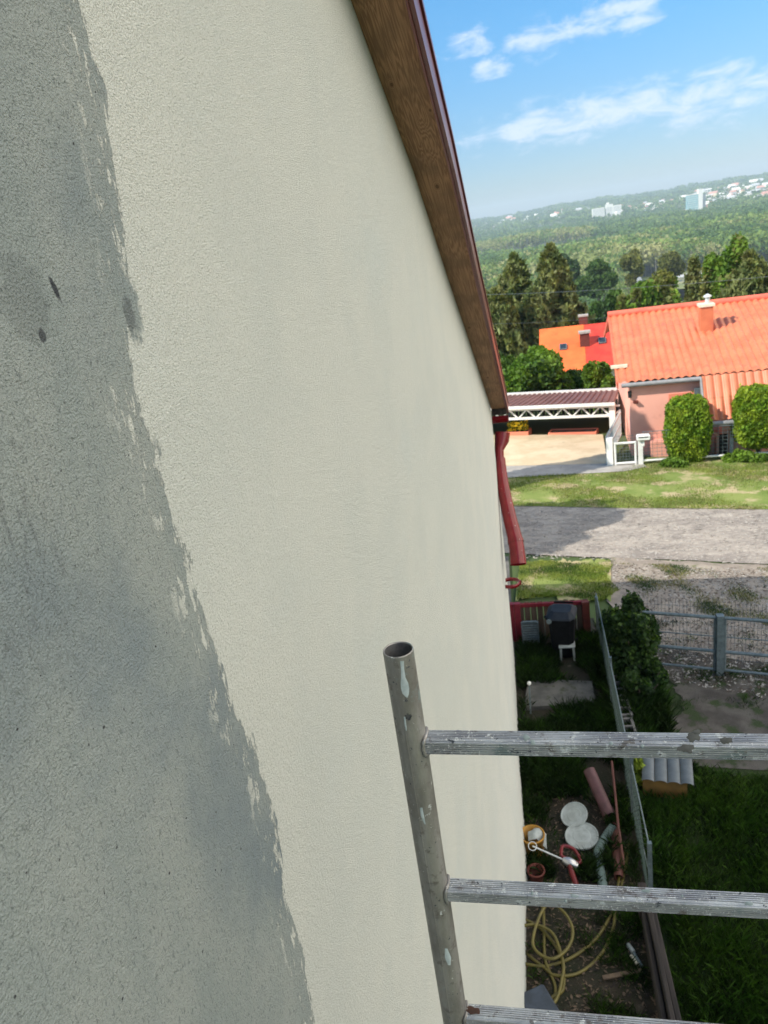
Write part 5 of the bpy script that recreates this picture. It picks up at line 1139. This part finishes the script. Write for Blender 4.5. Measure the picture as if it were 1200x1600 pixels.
def grass(name, poly, n, hgt, w, mats, sc=1.5, cut=-1., lean=.6, dz=.03, seed=0, clumpy=0.):
    A = np.array([(p[0], p[1]) for p in poly]); lo, hi = A.min(0), A.max(0); P = rng.uniform(lo, hi, (n, 2))
    if clumpy: k = rng.integers(0, n // 40, n); ctr = rng.uniform(lo, hi, (n // 40 + 1, 2)); P = np.where(rng.random((n, 1)) < clumpy, ctr[k] + rng.normal(size=(n, 2)) * .05, P)
    P = P[in_poly(P, A)]
    for ex, ey, er in CLEAR: P = P[(P[:, 0] - ex) ** 2 + (P[:, 1] - ey) ** 2 > er * er * rng.uniform(.55, 1.25, len(P))]
    q = patch_noise(P, sc, seed); P = P[q + rng.normal(size=len(P)) * .15 > cut]; q = patch_noise(P, sc, seed)
    z = h_np(P[:, 0], P[:, 1]) + dz; V = blades(np.c_[P, z], hgt * (1 + .4 * q), w, lean); q3 = patch_noise(P, sc * 1.7, seed + 5) + rng.normal(size=len(P)) * .3
    mi = np.clip(np.digitize(q3, [.12, .45]), 0, len(mats) - 1); o = np_mesh(name, V, 4, mats, mi=mi); return tag(o, kind='stuff')
tag(grass('lawn_grass', [(XF + .06, 2.2), (7, 2.2), (7.5, 8.0), (2.6, 8.9), (XF + .06, 9.6)], 150000, .15, .008, ['grass_blade', 'grass_dark', 'grass_mid'], 2.2, -.9, .9, clumpy=.5), 'long uneven green grass of the lawn', 'grass')
tag(grass('weeds', [(.1, 7.0), (XF - .05, 7.0), (XF - .05, 12.6), (.1, 12.6)], 60000, .17, .012, ['grass_dark', 'leaf_ivy', 'grass_blade'], 3.1, -.30, .9, seed=3, clumpy=.6), 'dark weeds between the wall and the fence', 'weeds')
tag(grass('yard_tufts', [(.1, 3.5), (XF - .05, 3.5), (XF - .05, 7.0), (.1, 7.0)], 26000, .09, .006, ['grass_dark', 'grass_blade'], 4.1, .12, 1.0, seed=4), 'sparse short tufts on the bare soil under the hose', 'grass')
tag(grass('tall_weeds', [(XF + .05, 8.8), (2.35, 8.8), (2.2, 12.5), (XF + .05, 12.7)], 26000, .26, .014, ['grass_dark', 'leaf_ivy', 'grass_blade'], 3.0, -.6, .8, seed=6), 'taller weeds along the far half of the mesh fence', 'weeds')
tag(grass('path_weeds', [(2.2, 10.4), (7, 9.0), (8, 12.2), (2.4, 13.2)], 26000, .07, .007, ['grass_dark', 'grass_blade'], 3.6, .22, 1.0, seed=7), 'scattered weeds on the worn ground inside the gate', 'weeds')
vp = [tuple(p[:2]) for p in (G(790, 792), G(1000, 796), G(1230, 800), G(1230, 712), G(1100, 717), G(1010, 721), G(985, 731), G(962, 740), G(905, 742), G(790, 748))]
tag(grass('verge_grass', vp, 80000, .045, .012, ['verge_blade', 'grass_pale'], 1.3, -.12, 1.0, dz=.045, seed=8), 'mown sunlit grass on the far verge', 'grass')
gp_ = [tuple(p[:2]) for p in (G(812, 884), G(850, 879), G(900, 884), G(962, 878), G(948, 905), G(968, 925), G(940, 944), G(880, 935), G(808, 940))]
tag(grass('corner_grass', gp_, 22000, .045, .010, ['verge_blade', 'grass_blade'], 1.9, -.5, 1.0, dz=.05, seed=9), 'patch of short grass beside the garden path', 'grass')
gp_ = [tuple(p[:2]) for p in (G(950, 882), G(1220, 890), G(1230, 990), G(1010, 955))]
tag(grass('gravel_weeds', gp_, 50000, .04, .009, ['grass_pale', 'grass_blade'], 2.6, .26, 1.1, dz=.035, seed=10), 'low weeds scattered on the gravel verge', 'weeds')

def litter(name, poly, n, size, m, label, seed):
    A = np.array(poly); lo, hi = A.min(0), A.max(0); P = rng.uniform(lo, hi, (n, 2)); P = P[in_poly(P, A)]; z = h_np(P[:, 0], P[:, 1]) + .04
    C = np.c_[P, z]; V = leaf_quads(C, rng.uniform(size * .4, size * 1.5, len(C)), 0, 2.6); V[:, 2] = np.repeat(z, 4) + (V[:, 2] - np.repeat(z, 4)) * .25
    return tag(np_mesh(name, V, 4, m, mi=(rng.random(len(C)) > .6).astype(int) if len(m) > 1 else None), label, 'litter', None, 'stuff')
litter('dry_litter', [(.1, 3.4), (XF - .1, 3.4), (XF - .1, 8.5), (.1, 8.5)], 5200, .022, ['wood_old', 'wood_black'], 'dry twigs and crumbs on the bare soil', 1)
litter('gravel_stones', [tuple(p[:2]) for p in (G(950, 884), G(1220, 892), G(1230, 1100), G(1010, 1060))], 9000, .03, ['concrete', 'soil'], 'loose stones on the gravel and worn ground', 2)
litter('road_grit', [tuple(p[:2]) for p in (G(800, 795), G(1230, 800), G(1230, 884), G(800, 874))], 5000, .035, ['concrete', 'road'], 'loose grit on the road', 3)

# ================================================================== THE VALLEY: woods, meadow, town
def dirpx(px): d = ray(px, 330 - (px - 900) * .15); return math.atan2(d[0], d[1])
A0_, A1_ = dirpx(640), dirpx(1420)
BLK = [(math.degrees(math.atan2(G(px, py).x, G(px, py).y)), w, math.hypot(G(px, py).x, G(px, py).y)) for px, py, w in ((1087, 331, .95), (948, 338, 1.05))]
def wood(name, n, r0, r1, hmin, hmax, nq, qs, mats, keep, seed, label, trunks=0):
    r = np.random.default_rng(seed); a = r.uniform(A0_, A1_, n); d = np.sqrt(r.uniform(r0 ** 2, r1 ** 2, n)); x, y = np.sin(a) * d, np.cos(a) * d
    k = keep(np.degrees(a), d, r)
    for ba, bw, bd in BLK: k = k & ~((np.abs(np.degrees(a) - ba) < bw) & (d > bd - 380) & (d < bd + 60))
    x, y, d, a = x[k], y[k], d[k], a[k]; n = len(x); z = h_np(x, y)
    H = r.uniform(hmin, hmax, n) * (1 + .18 * np.sin(x * .013 + 1) * np.sin(y * .009)); W_ = H * r.uniform(.40, .66, n)
    q = r.normal(size=(n, nq, 3)); q /= np.linalg.norm(q, axis=2)[..., None]; q[..., 2] = np.where(q[..., 2] < -.35, -q[..., 2], q[..., 2]); q *= r.uniform(.6, 1.05, (n, nq, 1))
    C = np.stack([x[:, None] + q[..., 0] * W_[:, None], y[:, None] + q[..., 1] * W_[:, None], z[:, None] + H[:, None] * (.58 + .42 * q[..., 2])], 2).reshape(-1, 3)
    sz = (np.repeat(H, nq) * qs) * r.uniform(.6, 1.3, n * nq); V = leaf_quads(C, sz, 0, 1.2)
    t = np.sin(x * .021 + seed) + np.sin(y * .011 + x * .006) + r.normal(size=n) * 1.1; mi = np.clip(np.digitize(t, [-.4, 1.0]), 0, len(mats) - 1); mi = np.repeat(mi, nq)
    if trunks:
        kk = np.where(r.random(n) < trunks)[0]; w = .45; hh = H[kk]
        cr_ = np.stack([np.cos(a[kk]), -np.sin(a[kk]), 0 * hh], 1) * w
        for ang in (0, 1):
            c_ = cr_ if not ang else np.stack([-cr_[:, 1], cr_[:, 0], 0 * hh], 1); b = np.stack([x[kk], y[kk], z[kk]], 1) - np.stack([np.sin(a[kk]) * W_[kk], np.cos(a[kk]) * W_[kk], 0 * hh], 1) * .9
            T = b + np.stack([0 * hh, 0 * hh, hh * .8], 1); V = np.concatenate([V, np.stack([b - c_, b + c_, T + c_ * .4, T - c_ * .4], 1).reshape(-1, 3)]); mi = np.concatenate([mi, np.full(len(kk), len(mats))])
        mats = mats + ['bark_pale']
    o = np_mesh(name, V, 4, mats, mi=mi); tag(o, label, 'woodland', None, 'stuff'); return o
def clearing(a, d):                                   # the open meadow near the river
    return (a > 6.9) & (d > 300) & (d < 745)
wood('near_wood', 2600, 190, 640, 12, 20, 150, .09, ['forest_deep', 'forest_mid', 'forest_olive'], lambda a, d, r: ~clearing(a, d) & (a < 8), 11, 'dense green riverside wood in the near part of the valley', .05)
wood('river_wood', 5200, 640, 1150, 16, 27, 84, .105, ['forest_deep', 'forest_mid', 'forest_olive'], lambda a, d, r: ~clearing(a, d), 12, 'tall mixed green wood with pale trunks across the valley', .16)
wood('pale_poplars', 1500, 1500, 1720, 24, 32, 44, .12, ['forest_olive', 'forest_mid', 'forest_olive'], lambda a, d, r: (a < 5), 13, 'row of pale tall poplars along the left of the valley', .8)
wood('far_wood', 9500, 1150, 2450, 16, 26, 26, .17, ['forest_deep', 'forest_deep', 'forest_mid'], lambda a, d, r: ~((a < 5) & (d > 1440) & (d < 1730)) & ~((a < 7) & (d > 1330) & (d < 1500)) & ~((a > 9) & (d > 1250) & (d < 1330)), 14, 'far dark wood in front of the town')
wood('hill_wood', 9000, 2500, 5350, 14, 24, 12, .30, ['forest_deep', 'forest_deep', 'forest_mid'], lambda a, d, r: (r.random(len(d)) < np.where(a < 11, .8, .55)), 15, 'scattered woodland on the distant hills')

def field(name, pts, m, label):
    P = [G(*p) for p in pts]; mb = MB(); n = len(P); c = sum((p for p in P), Vector()) / n
    mb.add([(p.x, p.y, p.z + .5) for p in P], [tuple(range(n))]); o = mb.build(name, m); 
    return tag(o, kind='structure')
field('meadow', [(975, 500), (1200, 470), (1200, 415), (1045, 425), (985, 450)], 'field_green', '')
field('tan_field', [(1058, 478), (1100, 462), (1098, 448), (1052, 454)], 'field_tan', '')
field('tan_field', [(898, 505), (945, 495), (950, 480), (915, 484)], 'field_tan', '')
def wbox(name, label, cat, P, w, d, hh, rz, m='town_white', roof=None, group=None, wins=0, rh=0.35):
    o = thing(name, label, cat, P, rz, group) if wins else None; mb = MB(); c = Vector(P); Rm = Matrix.Rotation(rz, 3, 'Z')
    mb.box(c + Vector((0, 0, hh / 2 - 1)), (w, d, hh + 2), rz=rz)
    if roof:
        rr = d * rh; v = [c + Rm @ Vector(p) for p in ((-w / 2 - .4, -d / 2 - .4, hh - .2), (w / 2 + .4, -d / 2 - .4, hh - .2), (w / 2 + .4, d / 2 + .4, hh - .2), (-w / 2 - .4, d / 2 + .4, hh - .2), (-w / 2 - .4, 0, hh + rr), (w / 2 + .4, 0, hh + rr))]
        mb.add(v, [(0, 1, 5, 4), (2, 3, 4, 5), (1, 2, 5), (3, 0, 4), (3, 2, 1, 0)], 1)
    if not wins: o = mb.build(name, [m, roof or m]); return tag(o, label, cat, group)
    mb.build('walls', [m, roof or m], o); return o
# white low buildings by the meadow
for (px, py, wpx, hp_, lab) in ((980, 440, 13, 9, 'white low shed at the left of the meadow behind the tree tops'), (994, 444, 12, 8, 'second white low shed, right of the first one in the meadow')):
    P = G(px, py); D = (P - Vector(CAM)).length; wbox('white_shed', lab, 'shed', P, wpx * D / 1230, 12, hp_ * D / 1230 * .7, .1, 'town_white', 'town_grey', 'white sheds in the meadow', rh=.2)
P = G(1072, 440); D = (P - Vector(CAM)).length; o = wbox('long_building', 'long pale flat building with dark window bands beyond the meadow', 'building', P, 66 * D / 1230, 14, 8 * D / 1230, .28, 'town_cream', None, None, 1)
mb = MB(); Rm = Matrix.Rotation(.28, 3, 'Z'); ww = 66 * D / 1230
for k in range(9): mb = MB(); mb.box(P + Rm @ Vector((-ww / 2 + ww * (k + .5) / 9, -7.05, 4 * D / 1230)), (ww / 9 * .7, .2, 2.4 * D / 1230), rz=.28); mb.build('window_band', 'town_window' if False else 'town_win', o)
mb = MB(); mb.box(P + Vector((0, 0, 8 * D / 1230 + .4)), (ww + 2, 16, .8), rz=.28); mb.build('flat_roof', 'town_grey', o)
# the two big buildings
P = G(948, 338); D = (P - Vector(CAM)).length; w = 41 * D / 1240; hh = 13 * D / 1240
o = thing('hospital_block', 'wide white multi storey block with stepped roof, left of the glass tower', 'building', P, 0); mb = MB()
mb.box(P + Vector((-w * .29, 0, hh * .5)), (w * .42, 26, hh), rz=0); mb.box(P + Vector((w * .10, 4, hh * .62)), (w * .24, 30, hh * 1.24)); mb.box(P + Vector((w * .36, 0, hh * .52)), (w * .28, 26, hh * 1.04)); mb.box(P + Vector((w * .06, 8, hh * 1.3)), (w * .08, 12, hh * .28)); mb.build('walls', 'town_white', o)
for k in range(6):
    mb = MB()
    for x0, x1, yy in ((-.49, -.09, -13.1), (-.01, .21, -11.1), (.23, .49, -13.1)):
        for j in range(int((x1 - x0) * 40)): xx = (x0 + (j + .5) / 40) * w; mb.box(P + Vector((xx, yy, hh * (.12 + k * .15))), (w / 40 * .55, .3, hh * .075))
    mb.build('window_row', 'town_win', o)
P = G(1087, 331); D = (P - Vector(CAM)).length; w = 25 * D / 1240; hh = 24 * D / 1240
o = thing('tower_block', 'glass fronted high rise with a taller white stair shaft, standing above the wood', 'building', P, 0)
mb = MB(); mb.box(P + Vector((-w * .2, 0, hh * .48)), (w * .6, 20, hh * .96)); mb.build('glazed_block', 'town_glass', o)
mb = MB(); mb.box(P + Vector((w * .22, -1, hh * .62)), (w * .22, 22, hh * 1.24)); mb.build('stair_shaft', 'town_white', o); mb = MB(); mb.box(P + Vector((w * .42, 1, hh * .46)), (w * .16, 18, hh * .92)); mb.build('side_wing', 'town_win', o)
mb = MB(); mb.box(P + Vector((-w * .2, 0, hh * .985)), (w * .63, 21, hh * .05)); mb.build('roof_edge', 'town_white', o)
for k in range(8): mb = MB(); mb.box(P + Vector((-w * .2, -10.15, hh * (.06 + k * .115))), (w * .6, .3, hh * .018)); mb.build('floor_band', 'town_white', o)
mb = MB(); mb.box(P + Vector((-w * .75, -6, hh * .1)), (w * .5, 14, hh * .22)); mb.build('annex', 'town_white', o); mb = MB(); mb.box(P + Vector((w * .75, -4, hh * .16)), (w * .4, 14, hh * .34)); mb.build('side_annex', 'town_red', o)
# hillside town, each house a thing
rt_ = random.Random(5)
kinds = [('town_white', 'town_red'), ('town_cream', 'town_red'), ('town_white', 'town_grey'), ('town_grey', 'town_red'), ('town_white', 'town_white')]
cnt = 0
def hor(px): return 460.5 - .152 * px
for k in range(210):
    if k < 135: px = rt_.uniform(1085, 1225) if rt_.random() < .8 else rt_.uniform(1060, 1225); py = hor(px) + rt_.uniform(7, 36)
    elif k < 175: px = rt_.uniform(960, 1075); py = hor(px) + rt_.uniform(11, 25)
    else: px = rt_.uniform(742, 935); py = hor(px) + rt_.uniform(5, 17)
    P = G(px, py); D = (P - Vector(CAM)).length
    if D > 5600 or D < 1900: continue
    kd = kinds[rt_.choice((0, 1, 2, 3, 4, 4, 2))]; big = rt_.random() < .12; sc_ = D / 2600
    w = rt_.uniform(8, 14) * sc_ ** .6 * (1.9 if big else 1); hh = rt_.uniform(6, 9) * (1.5 if big else 1) * sc_ ** .5 + 5
    off = py - hor(px); desc = ('large ' if big else 'small ' if w < 13 * sc_ ** .6 else '') + {'town_white': 'white', 'town_cream': 'cream', 'town_grey': 'grey'}[kd[0]] + ' house, ' + {'town_red': 'red roof', 'town_grey': 'grey roof', 'town_white': 'flat roof'}[kd[1]]
    row = 'just under the skyline' if off < 13 else 'high on the slope' if off < 19 else 'half way up slope' if off < 25 else 'low on the slope' if off < 31 else 'at the edge of the wood'
    where = ('at right edge' if px > 1170 else 'right of the tower' if px > 1135 else 'close to the glass tower') if px > 1085 else ('just left of the tower' if px > 1020 else 'right of the white block') if px > 955 else ('left of the white block' if px > 840 else 'far left on the horizon')
    where = row + ' ' + where; zone = where
    wbox('town_house', desc + ' ' + where, 'house', (P.x, P.y, P.z), w, w * .7, hh, rt_.uniform(-.6, .6), kd[0], kd[1], 'distant town: ' + desc + ', ' + where, rh=.4); cnt += 1

# power cables
def cable(name, label, a, b, sag, r):
    P = [Vector(a).lerp(Vector(b), t / 24) - Vector((0, 0, sag * 4 * (t / 24) * (1 - t / 24))) for t in range(25)]; mb = MB(); mb.tube(P, r, 6); return tag(mb.build(name, 'galv'), label, 'cable', None)
cable('power_cable', 'grey overhead cable crossing in front of the spruces and tree tops', at_dist(640, 462, 34), at_dist(1330, 418, 34), .25, .0075)
cable('service_cable', 'thin overhead line crossing low above the red roof', at_dist(640, 505, 36), at_dist(1100, 478, 36), .3, .004)

# ================================================================== HAZE
M['haze'] = bpy.data.materials.new('haze'); M['haze'].use_nodes = True; t = M['haze'].node_tree; t.nodes.clear()
pv_ = node(t, 'ShaderNodeVolumePrincipled'); pv_.inputs['Color'].default_value = (.70, .86, 1.0, 1); pv_.inputs['Density'].default_value = .00015; pv_.inputs['Anisotropy'].default_value = 0.0
mo = node(t, 'ShaderNodeOutputMaterial'); t.links.new(pv_.outputs[0], mo.inputs['Volume'])
mb = MB(); mb.box((0, 0, 10), (14600, 14600, 240)); hz = mb.build('haze', 'haze'); tag(hz, 'thin bluish morning haze filling the valley', 'haze', None, 'stuff')
